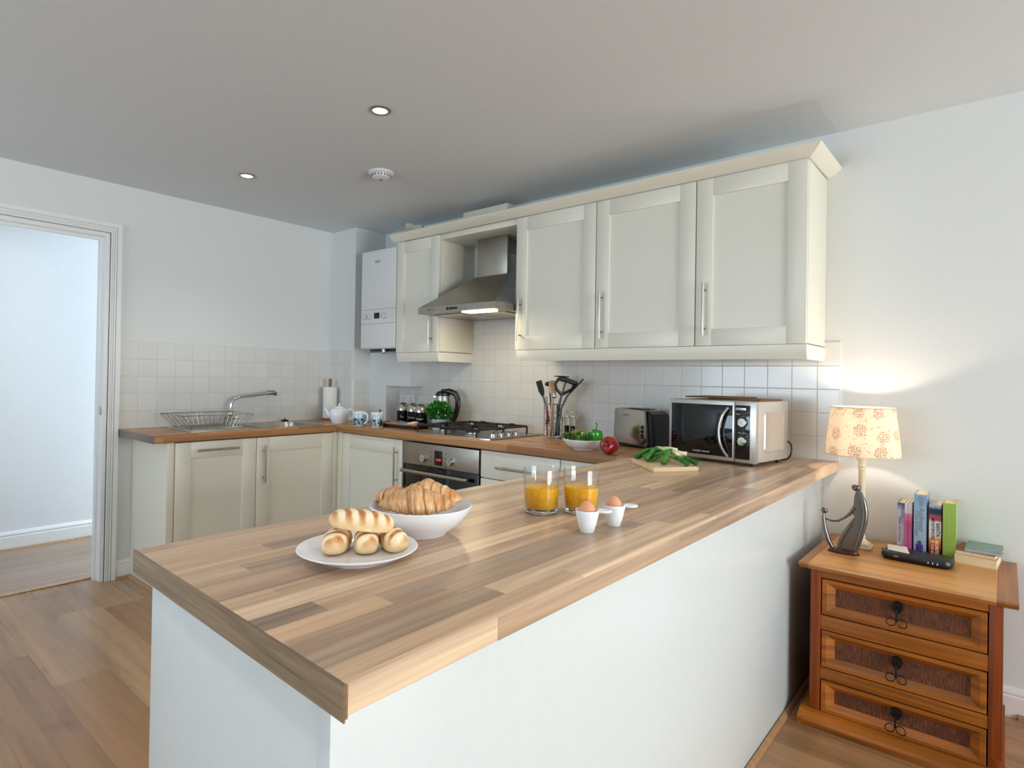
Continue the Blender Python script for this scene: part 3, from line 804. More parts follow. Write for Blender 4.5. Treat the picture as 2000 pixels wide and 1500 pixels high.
# mugs
def mug_mat():
    t = NT('mug_picture'); v, x, y, z = t.coords()
    n = t.noise(v, 55, 4, 0.7); n2 = t.noise(v, 24, 2)
    sky = t.ramp(n2, [(0.4, s2l((170, 204, 224))), (0.65, s2l((226, 236, 242)))])
    low = t.ramp(n, [(0.42, s2l((40, 62, 66))), (0.5, s2l((150, 178, 190))), (0.6, s2l((236, 238, 238)))], 'CONSTANT')
    k = t.ramp(t.math('MULTIPLY', z, 10), [(0.12, (0, 0, 0)), (0.5, (0, 0, 0)), (0.56, (1, 1, 1))])
    c = t.mix(k, low, sky)
    wh = t.math('GREATER_THAN', z, 0.086); wl = t.math('LESS_THAN', z, 0.006)
    t.set(Base_Color=t.mix(t.math('MAXIMUM', wh, wl), c, s2l((236, 238, 240))), Roughness=0.15)
mug_mat()
def mug(x, y, rz, label):
    t = thing('mug', label, 'mug', (x, y, ZC), rz, 'picture mugs by the tray')
    MB().lathe([(0, .002), (.034, .002), (.034, 0), (.037, .001), (.0395, .006), (.0405, .094), (.0395, .096), (.0375, .094), (.0365, .010), (0, .008)], n=36).obj('body', 'mug_picture', t)
    m = MB(); m.tube([(.039, 0, .082), (.055, 0, .084), (.066, 0, .070), (.067, 0, .045), (.056, 0, .024), (.038, 0, .018)], .0058, 10, flat=(1, 1.3)); m.obj('handle', 'porcelain', t)
    return t
mug(.665, -.50, R(20), 'blue and white picture mug next to the teapot')
mug(.815, -.47, R(-40), 'blue and white picture mug next to the tray')
tag(MB().tube([(.815, -.47, ZC+.0095), (.822, -.455, ZC+.104), (.826, -.45, ZC+.112)], [.0025, .0025, .009], 8).obj('teaspoon', 'cast_iron'), 'dark spoon standing in the mug next to the tray', 'spoon')
# socket
t = thing('socket', 'double wall socket in the tiles above the canisters', 'socket')
MB().box(.505, .675, -.0165, -.0065, .992, 1.075, .003).obj('plate', 'boiler_white', t)
for x in (.548, .628):
    m = MB(); m.box(x-.003, x+.003, -.0172, -.0163, 1.040, 1.050); m.box(x-.014, x-.008, -.0172, -.0163, 1.024, 1.029); m.box(x+.008, x+.014, -.0172, -.0163, 1.024, 1.029)
    m.obj('pin_holes', 'print_black', t)
for x in (.575, .655): MB().box(x-.006, x+.006, -.0195, -.016, 1.045, 1.060, .001).obj('switch', 'boiler_white', t)
# canisters
def canister(x, y, word, label):
    t = thing('canister', label, 'canister', (x, y, ZC), R(35), 'domed storage canisters')
    MB().lathe([(0, 0), (.044, 0), (.045, .004), (.045, .088), (.042, .090), (0, .090)], n=36).obj('body', 'black_gloss', t)
    MB().lathe([(.0455, .090), (.0455, .098), (.043, .112), (.036, .130), (.024, .143), (.010, .149), (0, .150)], n=36).obj('lid', 'steel', t)
    text('lettering', word, 0.021, 'print_white', t, face_y(0, -.0456, .048), shear=0.2)
canister(.651, -.105, 'Tea', 'steel-domed black canister reading Tea, leftmost of the three')
canister(.780, -.125, 'Coffee', 'steel-domed black canister reading Coffee, middle of the three')
canister(.893, -.155, 'Sugar', 'steel-domed black canister reading Sugar, nearest the potted herb')
# tray with packets
M('pewter', (150, 146, 152), 0.3, 0.8, nz=0.06)
t = thing('serving_tray', 'small grey metal tray holding biscuits beside the mugs', 'tray', (.903, -.335, ZC), R(3))
m = MB(); bm = m.bm; rs = []
for (hx, hy_, z) in ((.165, .055, .001), (.175, .062, .001), (.205, .085, .022), (.225, .095, .024), (.225, .095, .027), (.203, .084, .025), (.172, .060, .005)):
    rs.append([bm.verts.new((sx*hx, sy*hy_, z)) for sx, sy in ((-1, -1), (1, -1), (1, 1), (-1, 1))])
fs = [bm.faces.new(rs[0]), bm.faces.new(rs[-1])]
for a, b in zip(rs, rs[1:]):
    for i in range(4): fs.append(bm.faces.new((a[i], a[(i+1) % 4], b[(i+1) % 4], b[i])))
bmesh.ops.recalc_face_normals(bm, faces=fs)
m.obj('dish', 'pewter', t, ang=20)
M('biscuit_wrap', (214, 140, 52), 0.35, nz=0.25, scale=60); M('white_wrap', (232, 228, 218), 0.4, nz=0.1); M('blue_wrap', (70, 140, 200), 0.35, nz=0.1)
def packet(x, y, z, rz, ry, sx, mat, label):
    m = MB()
    m.ball((0, 0, 0), 1, (sx, .020, .010), 16, 8, lambda p: Vector((max(-1, min(1, p.x*1.25)), max(-1, min(1, p.y*1.2)), p.z*(1+.2*math.sin(9*p.x)))))
    o = m.obj('biscuit_packet', mat); o.location = (x, y, z); o.rotation_euler = (0.1, ry, rz)
    tag(o, label, 'biscuit', 'wrapped biscuits on the tray')
zt = ZC+.016
packet(.82, -.345, zt, .3, 0, .055, 'biscuit_wrap', 'orange wrapped biscuit at the left end of the tray')
packet(.93, -.355, zt, -.1, 0, .055, 'biscuit_wrap', 'orange wrapped biscuit in the front of the tray')
packet(1.03, -.345, zt, .2, 0, .05, 'biscuit_wrap', 'orange wrapped biscuit at the right end of the tray')
packet(.875, -.30, zt+.008, .1, .15, .042, 'blue_wrap', 'blue wrapped biscuit at the back of the tray')
packet(.965, -.30, zt+.010, .5, -.2, .040, 'white_wrap', 'white wrapped biscuit at the back of the tray')
# kettle
t = thing('kettle', 'steel and black jug kettle behind the potted herb', 'kettle', (1.075, -.13, ZC), R(22))
MB().lathe([(0, 0), (.066, 0), (.068, .004), (.068, .022), (.064, .024), (0, .024)], n=40).obj('power_base', 'black_plastic', t)
MB().lathe([(0, .0245), (.064, .0245), (.066, .03), (.063, .09), (.054, .16), (.047, .208), (.0, .208)], n=40).obj('body', 'steel', t)
MB().lathe([(.0475, .2085), (.049, .214), (.047, .226), (.036, .236), (.016, .242), (0, .243)], n=36).obj('lid', 'black_plastic', t)
m = MB(); m.prism([(-.045, .190), (-.070, .205), (-.045, .207)], -.012, .012, 'y', bev=.002); m.obj('spout', 'steel', t)
m = MB(); m.tube([(-.01, 0, .238), (.045, 0, .240), (.088, 0, .225), (.108, 0, .188), (.106, 0, .135), (.092, 0, .085), (.074, 0, .040)], [.010, .013, .014, .013, .013, .014, .012], 14, flat=(1, 1.4)); m.obj('handle', 'black_plastic', t)
# potted herb
def leaf_cloud(m, c, n, spread, size, up=0.6, seed=1):
    rnd = random.Random(seed)
    for i in range(n):
        while True:
            p = Vector((rnd.uniform(-1, 1), rnd.uniform(-1, 1), rnd.uniform(-.75, 1)))
            if .35 < p.length < 1: break
        q = Vector((c[0]+p.x*spread[0], c[1]+p.y*spread[1], c[2]+p.z*spread[2]))
        d = (p + Vector((rnd.uniform(-.6, .6), rnd.uniform(-.6, .6), up))).normalized()
        s = d.cross(Vector((rnd.uniform(-1, 1), rnd.uniform(-1, 1), rnd.uniform(-1, 1)))).normalized()
        nn = d.cross(s); L = size*rnd.uniform(.7, 1.3)
        P = [q, q+d*L*.35+s*L*.28+nn*L*.06, q+d*L*.7+s*L*.22, q+d*L+nn*-L*.1, q+d*L*.7-s*L*.22, q+d*L*.35-s*L*.28+nn*L*.06]
        vs = [m.bm.verts.new(a) for a in P]
        m.bm.faces.new((vs[0], vs[1], vs[2], vs[3])); m.bm.faces.new((vs[0], vs[3], vs[4], vs[5]))
    return m
def leaf_mat(name, a, b):
    t = NT(name); v, x, y, z = t.coords(); n = t.noise(v, 60, 2)
    t.set(Base_Color=t.ramp(n, [(0.35, s2l(a)), (0.65, s2l(b))]), Roughness=0.4); return t.m
leaf_mat('herb_green', (16, 84, 14), (48, 140, 34))
def stripes():
    t = NT('pot_stripes'); v, x, y, z = t.coords()
    f = t.math('GREATER_THAN', t.math('FRACT', t.math('MULTIPLY', z, 55)), 0.62)
    t.set(Base_Color=t.mix(f, s2l((214, 220, 224)), s2l((150, 166, 178))), Roughness=0.4)
stripes()
t = thing('potted_herb', 'bushy green herb in a pale ribbed pot behind the hob', 'plant', (1.185, -.272, ZC))
MB().lathe([(0, 0), (.038, 0), (.039, .003), (.047, .064), (.049, .066), (.049, .070), (.044, .070), (.042, .055), (0, .055)], n=28).obj('pot', 'pot_stripes', t)
m = MB()
for i in range(16):
    a = i*2.4; r = .012+.002*i
    m.tube([(.02*math.cos(a), .02*math.sin(a), .052), (r*2.2*math.cos(a), r*2.2*math.sin(a), .11+.004*i)], .0014, 5)
m.obj('stems', 'herb_green', t)
leaf_cloud(MB(), (0, 0, .112), 900, (.080, .080, .060), .019, seed=3).obj('foliage', 'herb_green', t, ang=180)

# utensil rack
ux, uy = 1.974, -.15
t = thing('utensil_rack', 'round chrome wire rack full of cooking utensils', 'utensil holder', (ux, uy, ZC))
m = MB()
for z in (.012, .045, .078, .111, .144, .190): m.tube([(.052*math.cos(2*math.pi*i/32), .052*math.sin(2*math.pi*i/32), z) for i in range(32)], .0020, 6, closed=True)
for i in range(6):
    a = 2*math.pi*i/6+.25; m.tube([(.052*math.cos(a), .052*math.sin(a), .004), (.052*math.cos(a), .052*math.sin(a), .192)], .0022, 6)
for i in range(5): m.tube([(.05*math.cos(a_), .05*math.sin(a_)*s_, .012) for a_, s_ in ((i*.6+.2, 1), (math.pi-(i*.6+.2), -1))], .0016, 5)
m.obj('wire_basket', 'chrome', t)
for i in range(3):
    a = 2*math.pi*i/3+.4; MB().ball((.052*math.cos(a), .052*math.sin(a), .0045), .0045).obj('foot', 'chrome', t)
M('red_plastic', (150, 16, 24), 0.2); M('wood_light', (206, 172, 130), 0.5, nz=0.08, scale=40)
def uten(name, label, path, r, mat, head=None, hm=None):
    t = thing(name, label, 'utensil', (ux, uy, ZC+.014), 0, 'utensils in the wire rack')
    m = MB(); m.tube(path, r, 10); m.obj('handle', mat, t)
    if head: head(MB()).obj('head', hm or mat, t)
def blade(p0, d, wv, L, W0, W1, th=.0022, slots=0):
    p0, d, wv = Vector(p0), Vector(d).normalized(), Vector(wv).normalized()
    nn = d.cross(wv)
    M4 = Matrix(((wv.x, d.x, nn.x, p0.x), (wv.y, d.y, nn.y, p0.y), (wv.z, d.z, nn.z, p0.z), (0, 0, 0, 1)))
    def f(m):
        pts = [(-W0/2, 0), (W0/2, 0), (W1/2, L*.35), (W1/2, L), (-W1/2, L), (-W1/2, L*.35)]
        m.prism(pts, -th, th, 'z', bev=.0008); m.xf(M4); return m
    return f
RV = Vector((.754, .656, 0))
uten('slotted_turner', 'black nylon turner leaning left out of the rack', [(.004, -.01, 0), (-.028, -.020, .150), (-.048, -.030, .225)], [.006, .006, .005], 'black_plastic', blade((-.047, -.030, .22), (-.34, -.05, 1), (.6, .6, .25), .092, .014, .034), 'black_plastic')
uten('ladle', 'small black ladle, second from the left in the rack', [(-.002, .014, 0), (-.02, .01, .16), (-.030, .006, .275)], [.006, .005, .004], 'black_plastic', lambda m: m.ball((-.037, .004, .290), .020, (1, 1, .7), 16, 10), 'black_plastic')
uten('wooden_spoon', 'pale wooden spatula in the middle of the rack', [(.012, -.018, 0), (-.002, .0, .17), (-.006, .006, .235)], [.006, .006, .008], 'wood_light', blade((-.005, .005, .225), (-.03, .02, 1), (.754, .656, 0), .085, .020, .046, .003), 'wood_light')
uten('red_handled_knife', 'red handled tool at the left of the wire rack', [(-.026, -.018, 0), (-.030, -.022, .165)], .009, 'red_plastic', blade((-.030, -.022, .16), (-.02, 0, 1), (.754, .656, 0), .06, .016, .014, .001), 'steel')
uten('black_handled_whisk', 'dark handled tool standing upright in the rack', [(.030, .008, 0), (.030, .010, .18)], .010, 'black_plastic')
uten('wooden_fork', 'thin wooden handle crossing the front of the rack', [(.006, -.040, 0), (.022, -.038, .21)], .005, 'wood_light')
def masher(m):
    pts = [(.050, .012, .232), (.030, -.008, .262), (.024, -.014, .292), (.040, .0, .322)]
    m.tube(pts, .0062, 8, flat=(1, 1.5))
    m.tube([(.050, .012, .232), (.092, .052, .262), (.105, .064, .300)], .0060, 8, flat=(1, 1.5))
    m.tube([(.052, .014, .235), (.062, .022, .285), (.070, .030, .318)], .0045, 8)
    m.tube([(.038, -.002, .322), (.075, .034, .312), (.112, .070, .292)], .011, 8, flat=(.8, 1.2))
    M4 = Matrix.Translation((.050, .008, .333)) @ Matrix.Rotation(R(41), 4, 'Z') @ Matrix.Rotation(R(2), 4, 'Y')
    m.lathe([(0, -.004), (.036, -.003), (.047, .001), (.036, .004), (0, .004)], n=24, sy=.7, M4=M4)
    m.tube([(.05, .008, .33), (.045, .003, .312)], .013, 8)
    return m
uten('potato_masher', 'large black utensil with an open frame and a wide flat top', [(.018, .004, 0), (.034, .004, .16), (.050, .012, .232)], [.006, .007, .006], 'black_plastic', masher, 'black_plastic')
uten('fish_slice', 'black utensil slanting furthest right out of the rack', [(.036, -.006, 0), (.052, .004, .155), (.082, .018, .225)], [.005, .006, .005], 'black_plastic', blade((.080, .018, .222), (.075, .05, .10), (-.4, .6, .1), .135, .014, .020, .003), 'black_plastic')
uten('ring_spoon', 'steel spoon with a round bowl above the middle of the rack', [(.002, -.026, 0), (.006, -.016, .19), (.010, -.010, .212)], .004, 'chrome', lambda m: m.ball((.012, -.008, .224), .017, (1, .55, 1), 14, 10), 'chrome')
# salt and pepper
def glassy(name, col=(1, 1, 1), rough=0.0, ior=1.45):
    t = NT(name); t.set(Base_Color=col, Roughness=rough, Transmission_Weight=1.0, IOR=ior); return t.m
glassy('clear_glass', (0.98, 0.99, 0.99), 0.0, 1.45)
M('salt', (230, 228, 224), 0.9)
M('peppercorn', (70, 62, 56), 0.8, nz=0.5, scale=300)
for x, fill, label in ((2.046, 'peppercorn', 'clear pepper mill with chrome ball top beside the utensil rack'), (2.084, 'salt', 'clear salt mill with chrome ball top, right of the pepper mill')):
    t = thing('mill', label, 'mill', (x, -.115, ZC), 0, 'salt and pepper mills')
    MB().lathe([(0, 0), (.0155, 0), (.0155, .002), (.013, .010), (.0135, .118), (.0155, .122), (0, .122)], n=20).obj('body', 'clear_glass', t)
    MB().lathe([(0, .006), (.0095, .006), (.0095, .075), (0, .075)], n=16).obj('filling', fill, t)
    m = MB(); m.lathe([(0, .122), (.0155, .122), (.0135, .132), (.003, .137), (.003, .143), (0, .143)], n=20); m.ball((0, 0, .150), .0085); m.obj('ball_top', 'chrome', t)
t = thing('cruet_stand', 'clear acrylic stand around the salt and pepper mills', 'stand', (2.065, -.115, ZC))
m = MB()
for s in (-1, 1):
    m.tube([(s*.048, 0, .003), (s*.048, 0, .11), (s*.055, 0, .128), (s*.062, 0, .132)], .0032, 8)
m.tube([(-.048, 0, .004), (-.048, .024, .004), (.048, .024, .004), (.048, 0, .004), (.048, -.024, .004), (-.048, -.024, .004)], .0034, 8, closed=True)
m.obj('wire_frame', 'chrome', t)

# bowl with vegetables
def bowl(name, label, x, y, r, h, foot, grp=None):
    o = MB().lathe([(0, .004), (foot*.85, .004), (foot*.88, 0), (foot, 0), (foot*1.03, .004), (r*.80, h*.42), (r*.97, h*.86), (r, h), (r*.985, h+.0015), (r*.955, h*.93), (r*.78, h*.50), (foot*.9, .011), (0, .009)], n=56).obj(name, 'porcelain', None, (x, y, ZC))
    return tag(o, label, 'bowl', grp)
bowl('bowl', 'shallow white bowl holding green peppers beside the toaster', 2.372, -.465, .100, .048, .05)
def pepmat(name, a, b, rough=0.12):
    t = NT(name); v, x, y, z = t.coords(); n = t.noise(v, 22, 3)
    t.set(Base_Color=t.ramp(n, [(0.35, s2l(a)), (0.7, s2l(b))]), Roughness=rough, Coat_Weight=0.3); return t.m
pepmat('pepper_green', (28, 120, 20), (52, 156, 34)); pepmat('pepper_red', (120, 6, 10), (176, 14, 18)); pepmat('pepper_lime', (96, 130, 26), (160, 180, 60), 0.25)
pepmat('stalk_green', (34, 110, 48), (60, 140, 70), 0.4)
def pepper(name, label, loc, r, h, mat, rot=(0, 0, 0), stem=.03, lobes=4, bump_=.0):
    t = thing(name, label, 'pepper', loc); t.rotation_euler = rot
    def f(p):
        th = math.atan2(p.y, p.x); rr = math.hypot(p.x, p.y)
        k = 1+.085*abs(math.cos(lobes/2*th))*1.0-.04
        taper = 1-.12*(1-p.z)/2*1.2
        z = p.z
        if z > .55: z = .55+(z-.55)*.25 - max(0, (.42-rr))*.55
        if z < -.7: z = -.7+(z+.7)*.4+max(0, (.3-rr))*.3
        w_ = (1+bump_*math.sin(7*th+3*z)*math.sin(5*z))
        pw = rr**.72/rr if rr > 1e-4 else 1
        return Vector((p.x*k*taper*pw*w_, p.y*k*taper*pw*w_, z*h/r))
    MB().ball((0, 0, 0), r, (1, 1, 1), 40, 24, f).obj('flesh', mat, t, ang=180)
    m = MB(); z0 = h*.30
    m.lathe([(0, z0-.002), (.013, z0), (.010, z0+.004), (.004, z0+.007), (0, z0+.007)], n=12)
    m.tube([(0, 0, z0), (.001, 0, z0+stem*.5), (.005, 0, z0+stem*.8), (-.001, .002, z0+stem)], [.005, .0036, .0034, .0046], 8)
    m.obj('stalk', 'stalk_green', t)
    return t
pepper('green_pepper', 'glossy dark green pepper at the right of the white bowl', (2.436, -.462, ZC+.0665), .036, .046, 'pepper_green', (0.05, 0.05, .4), .050)
pepper('green_pepper', 'lime green wrinkled pepper in the middle of the white bowl', (2.371, -.478, ZC+.054), .031, .036, 'pepper_lime', (0.3, -.2, .2), .026, 3, .10)
pepper('green_pepper', 'lime green wrinkled pepper at the left of the white bowl', (2.312, -.450, ZC+.059), .033, .038, 'pepper_lime', (-.3, -.3, 1.2), .022, 5, .12)
leaf_mat('salad_green', (30, 66, 22), (84, 128, 40))
tag(leaf_cloud(MB(), (2.358, -.505, ZC+.052), 90, (.075, .028, .012), .022, seed=8).obj('salad_leaves', 'salad_green', ang=180), 'dark green salad leaves along the front of the white bowl', 'salad', kind='stuff')
pepper('red_pepper', 'shiny red pepper lying on its side on the worktop', (2.560, -.548, ZC+.0405), .041, .047, 'pepper_red', (R(80), R(8), R(-6)), .018)

# toaster
t = thing('toaster', 'polished steel and black toaster left of the microwave', 'toaster', (2.385, -.205, ZC), R(-10))
MB().prism([(.0, .022), (.212, .012), (.200, .185), (.006, .192)], 0.0, .150, 'y', bev=.006).obj('body', 'toaster_steel', t)
MB().prism([(.2125, .008), (.252, .010), (.236, .165), (.205, .186)], .004, .146, 'y', bev=.006).obj('end_cap', 'black_plastic', t)
MB().box(.008, .20, .01, .14, .004, .016, .002).obj('base', 'black_plastic', t)
MB().box(.02, .18, .035, .055, .1885, .192).box(.02, .18, .095, .115, .1885, .192).obj('slots', 'black_plastic', t)
MB().prism([(.168, .024), (.206, .020), (.196, .183), (.164, .184)], -.004, 0.002, 'y', bev=.002).obj('control_strip', 'steel', t)
for i, z in enumerate((.105, .085, .065)):
    m = MB(); m.tube([(.184, -.009, z), (.184, -.003, z)], [.0085, .0095], 16); m.obj('button', 'black_plastic', t)
m = MB(); m.tube([(.186, -.016, .040), (.186, -.004, .040)], [.012, .014], 22); m.obj('dial', 'chrome', t)
m = MB(); m.tube([(.186, -.006, .040), (.186, -.003, .040)], .018, 22); m.obj('dial_ring', 'black_plastic', t)
text('lettering', 'BREVILLE', .010, 'print_grey', t, face_y(.083, -.0006, .160))

# microwave
t = thing('microwave', 'silver microwave with a dark glass door and two dials', 'microwave', (2.785, -.430, ZC), R(-9))
W_, Dp, z0, z1 = .386, .288, .014, .2575
M('mw_silver', (196, 194, 190), 0.32, 0.75, nz=0.02)
M('mw_side', (206, 200, 192), 0.38, 0.55, nz=0.02)
m = MB(); m.box(.003, W_-.0015, .022, Dp, z0+.002, z1, .006, 2); m.obj('casing', 'mw_side', t)
MB().box(0, .298, 0, .0215, z0, z1-.001, .004, 2).obj('door', 'mw_silver', t)
dd = [c for c in C.objects if c.parent == t and c.name.startswith('door')][0]
MB().box(.013, .290, -.0012, .004, z0+.016, z1-.018, .001).obj('door_glass', 'black_gloss', dd)
mm = MB(); N = 12; pts = []
for i in range(N+1):
    a = -1+2*i/N; pts.append((.262-.030*(1-a*a)+.012, -.006-.018*(1-a*a*a*a), (z0+z1)/2-.004+a*.098))
mm.tube(pts, .0062, 10, flat=(1.5, .8)); mm.obj('handle', 'mw_silver', dd)
text('lettering', 'morphy richards', .0115, 'print_white', dd, face_y(.155, -.0016, z0+.030))
MB().box(.2995, W_, 0, .0215, z0, z1-.001, .003, 2).obj('control_panel', 'mw_silver', t)
cp = [c for c in C.objects if c.parent == t and c.name.startswith('control_panel')][0]
MB().box(.302, .362, -.0012, .004, z0+.014, z1-.016, .001).obj('black_fascia', 'black_gloss', cp)
MB().box(.304, .346, -.003, -.0008, z1-.036, z1-.026, .0006).obj('open_button', 'mw_silver', cp)
for z in (.174, .100):
    k = MB(); k.tube([(.335, -.014, z), (.335, -.010, z), (.335, -.001, z)], [.0165, .0175, .019], 28)
    k.box(.319, .351, -.0185, -.013, z-.0018, z+.0018, .0006); k.obj('dial', 'chrome', cp)
    k = MB()
    for j in range(13):
        a = R(-50+j*23); k.box(.335+.0235*math.cos(a)-.0008, .335+.0235*math.cos(a)+.0008, -.0016, -.001, z+.0235*math.sin(a)-.0008, z+.0235*math.sin(a)+.0008)
    k.obj('dial_marks', 'print_white', cp)
text('lettering', 'Power', .007, 'print_white', cp, face_y(.314, -.0016, .206)); text('lettering', 'Time  Defrost', .006, 'print_white', cp, face_y(.332, -.0016, .132))
# side pressing
mm = MB(); bm = mm.bm; rs = []
for (i, dx) in ((0, -.0004), (.005, .0042), (.009, .0044), (.015, .0010)):
    ring = []
    for (cy, cz, a0) in ((.245-.02, .218-.02, 0), (.07+.02, .218-.02, 90), (.07+.02, .052+.02, 180), (.245-.02, .052+.02, 270)):
        for k in range(6):
            a = R(a0+90*k/5); ring.append(bm.verts.new((W_-.0015+dx, cy+(.02-i*.8)*math.cos(a)-(i*.2 if a0 in (0, 270) else -i*.2), cz+(.02-i*.8)*math.sin(a)-(i*.2 if a0 in (0, 90) else -i*.2))))
    rs.append(ring)
fs = []
for a, b in zip(rs, rs[1:]):
    for i in range(len(a)): fs.append(bm.faces.new((a[i], a[(i+1) % len(a)], b[(i+1) % len(a)], b[i])))
fs.append(bm.faces.new(rs[-1])); bmesh.ops.recalc_face_normals(bm, faces=fs)
mm.obj('side_pressing', 'mw_side', t)
for x in (.03, W_-.03):
    for y in (.04, Dp-.03): MB().tube([(x, y, 0), (x, y, z0+.003)], .011, 14).obj('foot', 'black_plastic', t)
mm = MB(); cpts = [(W_-.03, Dp+.004, .10), (W_+.004, Dp+.020, .08), (W_+.006, Dp+.016, .035), (W_-.01, Dp-.0+.012, .008), (W_-.06, Dp+.02, .005), (.2, Dp+.03, .005)]
def smooth(pts, it=3):
    pts = [Vector(p) for p in pts]
    for _ in range(it):
        q = [pts[0]]
        for a, b in zip(pts, pts[1:]): q += [a*.75+b*.25, a*.25+b*.75]
        q.append(pts[-1]); pts = q
    return pts
mm.tube(smooth(cpts), .0035, 8); mm.obj('power_cord', 'black_plastic', t)
# boards on the microwave
planks('board_brown', 'x', 'y', .04, .5, [(0, s2l((112, 70, 46))), (1, s2l((134, 88, 60)))], grain=(.7, 1.15), rough=.5, seed=9)
Mw = Matrix.Translation((2.785, -.430, ZC)) @ Matrix.Rotation(R(-9), 4, 'Z')
def on_mw(name, x0, x1, y0, y1, za, zb, label, rz=0):
    o = MB().box(-(x1-x0)/2, (x1-x0)/2, -(y1-y0)/2, (y1-y0)/2, za, zb, .0012).obj(name, 'board_brown')
    p = Mw @ Vector(((x0+x1)/2, (y0+y1)/2, z1)); o.location = p; o.rotation_euler = (0, 0, R(-9)+rz)
    tag(o, label, 'board', 'thin wooden boards on the microwave')
on_mw('wooden_board', .15, .372, .06, .26, .0003, .0068, 'thin brown board lying on the right of the microwave top')
on_mw('wooden_board', .045, .270, .05, .25, .0071, .0130, 'upper thin brown board overlapping on the left of the microwave top', R(3))

# chopping board + spring onions
M('beech', (224, 196, 156), 0.5, nz=0.05, scale=25)
bd = MB(); bd.prism([(2.752, -.712), (2.933, -.893), (3.040, -.735), (2.862, -.552)], ZC+.0002, ZC+.0165, 'z', bev=.003)
tag(bd.obj('chopping_board', 'beech'), 'pale wooden chopping board in front of the microwave', 'chopping board')
def onion_mat():
    t = NT('spring_onion'); v, x, y, z = t.coords()
    n = t.noise(v, 40, 2)
    g = t.ramp(n, [(0.35, s2l((24, 92, 24))), (0.65, s2l((70, 140, 44)))])
    c = t.ramp(t.math('MULTIPLY', x, 5.0), [(0.05, s2l((236, 232, 200))), (0.17, s2l((200, 214, 140))), (0.3, (1, 1, 1))])
    k = t.ramp(t.math('MULTIPLY', x, 5.0), [(0.14, (0, 0, 0)), (0.30, (1, 1, 1))])
    t.set(Base_Color=t.mix(k, c, g), Roughness=0.35)
onion_mat()
rnd = random.Random(5)
zb_ = ZC+.0165
OL = [  # bulb x, y, z lift, heading deg, length, arch, label
 (2.918, -.655, .034, 214, .125, .014, 'spring onion with its bulb raised highest at the back of the pile'),
 (2.965, -.672, .026, 208, .150, .012, 'spring onion with its bulb at the back right of the board'),
 (2.862, -.640, .012, 226, .120, .016, 'thick spring onion lying over the left middle of the pile'),
 (2.890, -.672, .020, 250, .110, .022, 'spring onion curling down over the front middle of the board'),
 (2.945, -.690, .018, 262, .120, .022, 'thick spring onion drooping to the front right of the pile'),
 (2.905, -.690, .016, 280, .100, .014, 'spring onion leaf at the front of the pile nearest the viewer'),
 (2.875, -.650, .006, 205, .115, .006, 'spring onion stretched out towards the left corner of the board'),
 (2.840, -.690, .004, 25, .060, .004, 'short green onion stalk lying near the left corner'),
 (2.915, -.700, .010, 352, .115, .006, 'straight green onion stalk stretched towards the right corner'),
 (2.905, -.725, .010, 340, .115, .008, 'straight green onion stalk beside the one at the right corner'),
 (2.935, -.650, .014, 185, .090, .020, 'dark green spring onion arching in the middle of the pile')]
for i, (x, y, zl, hd, L, ar, lab) in enumerate(OL):
    m = MB(); n = 12
    pts = []; rr = []
    for k in range(n+1):
        f = k/n
        pts.append((f*L, .006*math.sin(3*f+i), zl*(1-f)**1.0+ar*1.5*math.sin(math.pi*f)+.0095-(.0+.001*f)))
        rr.append(.0098 if f < .06 else (.0072 if f < .25 else .0072+.0022*f))
    m.tube(pts, rr, 10)
    if L > .12:
        m.tube([(L*.55, .004, pts[6][2]), (L*.8, .016, .0068), (L*.98, .024, .0062)], [.004, .0055, .004], 8)
    o = m.obj('spring_onion', 'spring_onion'); o.location = (x, y, zb_); o.rotation_euler = (0, 0, R(hd))
    tag(o, lab, 'spring onion', 'spring onions on the chopping board')
# ================================================================== ON THE BREAKFAST BAR
o = MB().lathe([(0, .004), (.052, .004), (.054, 0), (.058, 0), (.060, .004), (.085, .010), (.107, .0205), (.109, .0225), (.1075, .0238), (.084, .0135), (.060, .0078), (0, .0070)], n=64).obj('plate', 'porcelain', None, (3.005, -2.252, ZC))
tag(o, 'round white plate piled with bread rolls on the breakfast bar', 'plate')
bowl('bowl', 'wide white bowl of croissants on the breakfast bar', 2.952, -2.048, .110, .060, .055)

def roll_mat():
    t = NT('bread_roll'); v, x, y, z = t.coords()
    s = t.math('SINE', t.math('ADD', t.math('MULTIPLY', x, 255), t.math('MULTIPLY', y, 130)))
    n = t.noise(v, 45, 3); n2 = t.noise(v, 320, 2)
    top = t.math('MULTIPLY', t.math('SUBTRACT', z, -.004), 55)
    top = t.math('MINIMUM', t.math('MAXIMUM', top, 0.0), 1.0)
    f = t.math('ADD', t.math('MULTIPLY', t.math('ADD', s, 1.0), 0.5), t.math('MULTIPLY', t.math('SUBTRACT', n, 0.5), 1.5))
    crust = t.ramp(f, [(0.12, s2l((192, 122, 66))), (0.42, s2l((224, 174, 116))), (0.68, s2l((248, 232, 196)))])
    side = t.ramp(n, [(0.3, s2l((242, 216, 170))), (0.7, s2l((224, 178, 118)))])
    c = t.mix(top, side, crust)
    lowz = t.math('MINIMUM', t.math('MAXIMUM', t.math('MULTIPLY', t.math('SUBTRACT', -.012, z), 120), 0.0), 1.0)
    c = t.mix(t.math('MULTIPLY', lowz, 0.7), c, s2l((206, 146, 76)))
    t.set(Base_Color=c, Roughness=0.5, Subsurface_Weight=0.0); t.bump(t.math('ADD', n2, n), 0.25, 0.0015)
roll_mat()
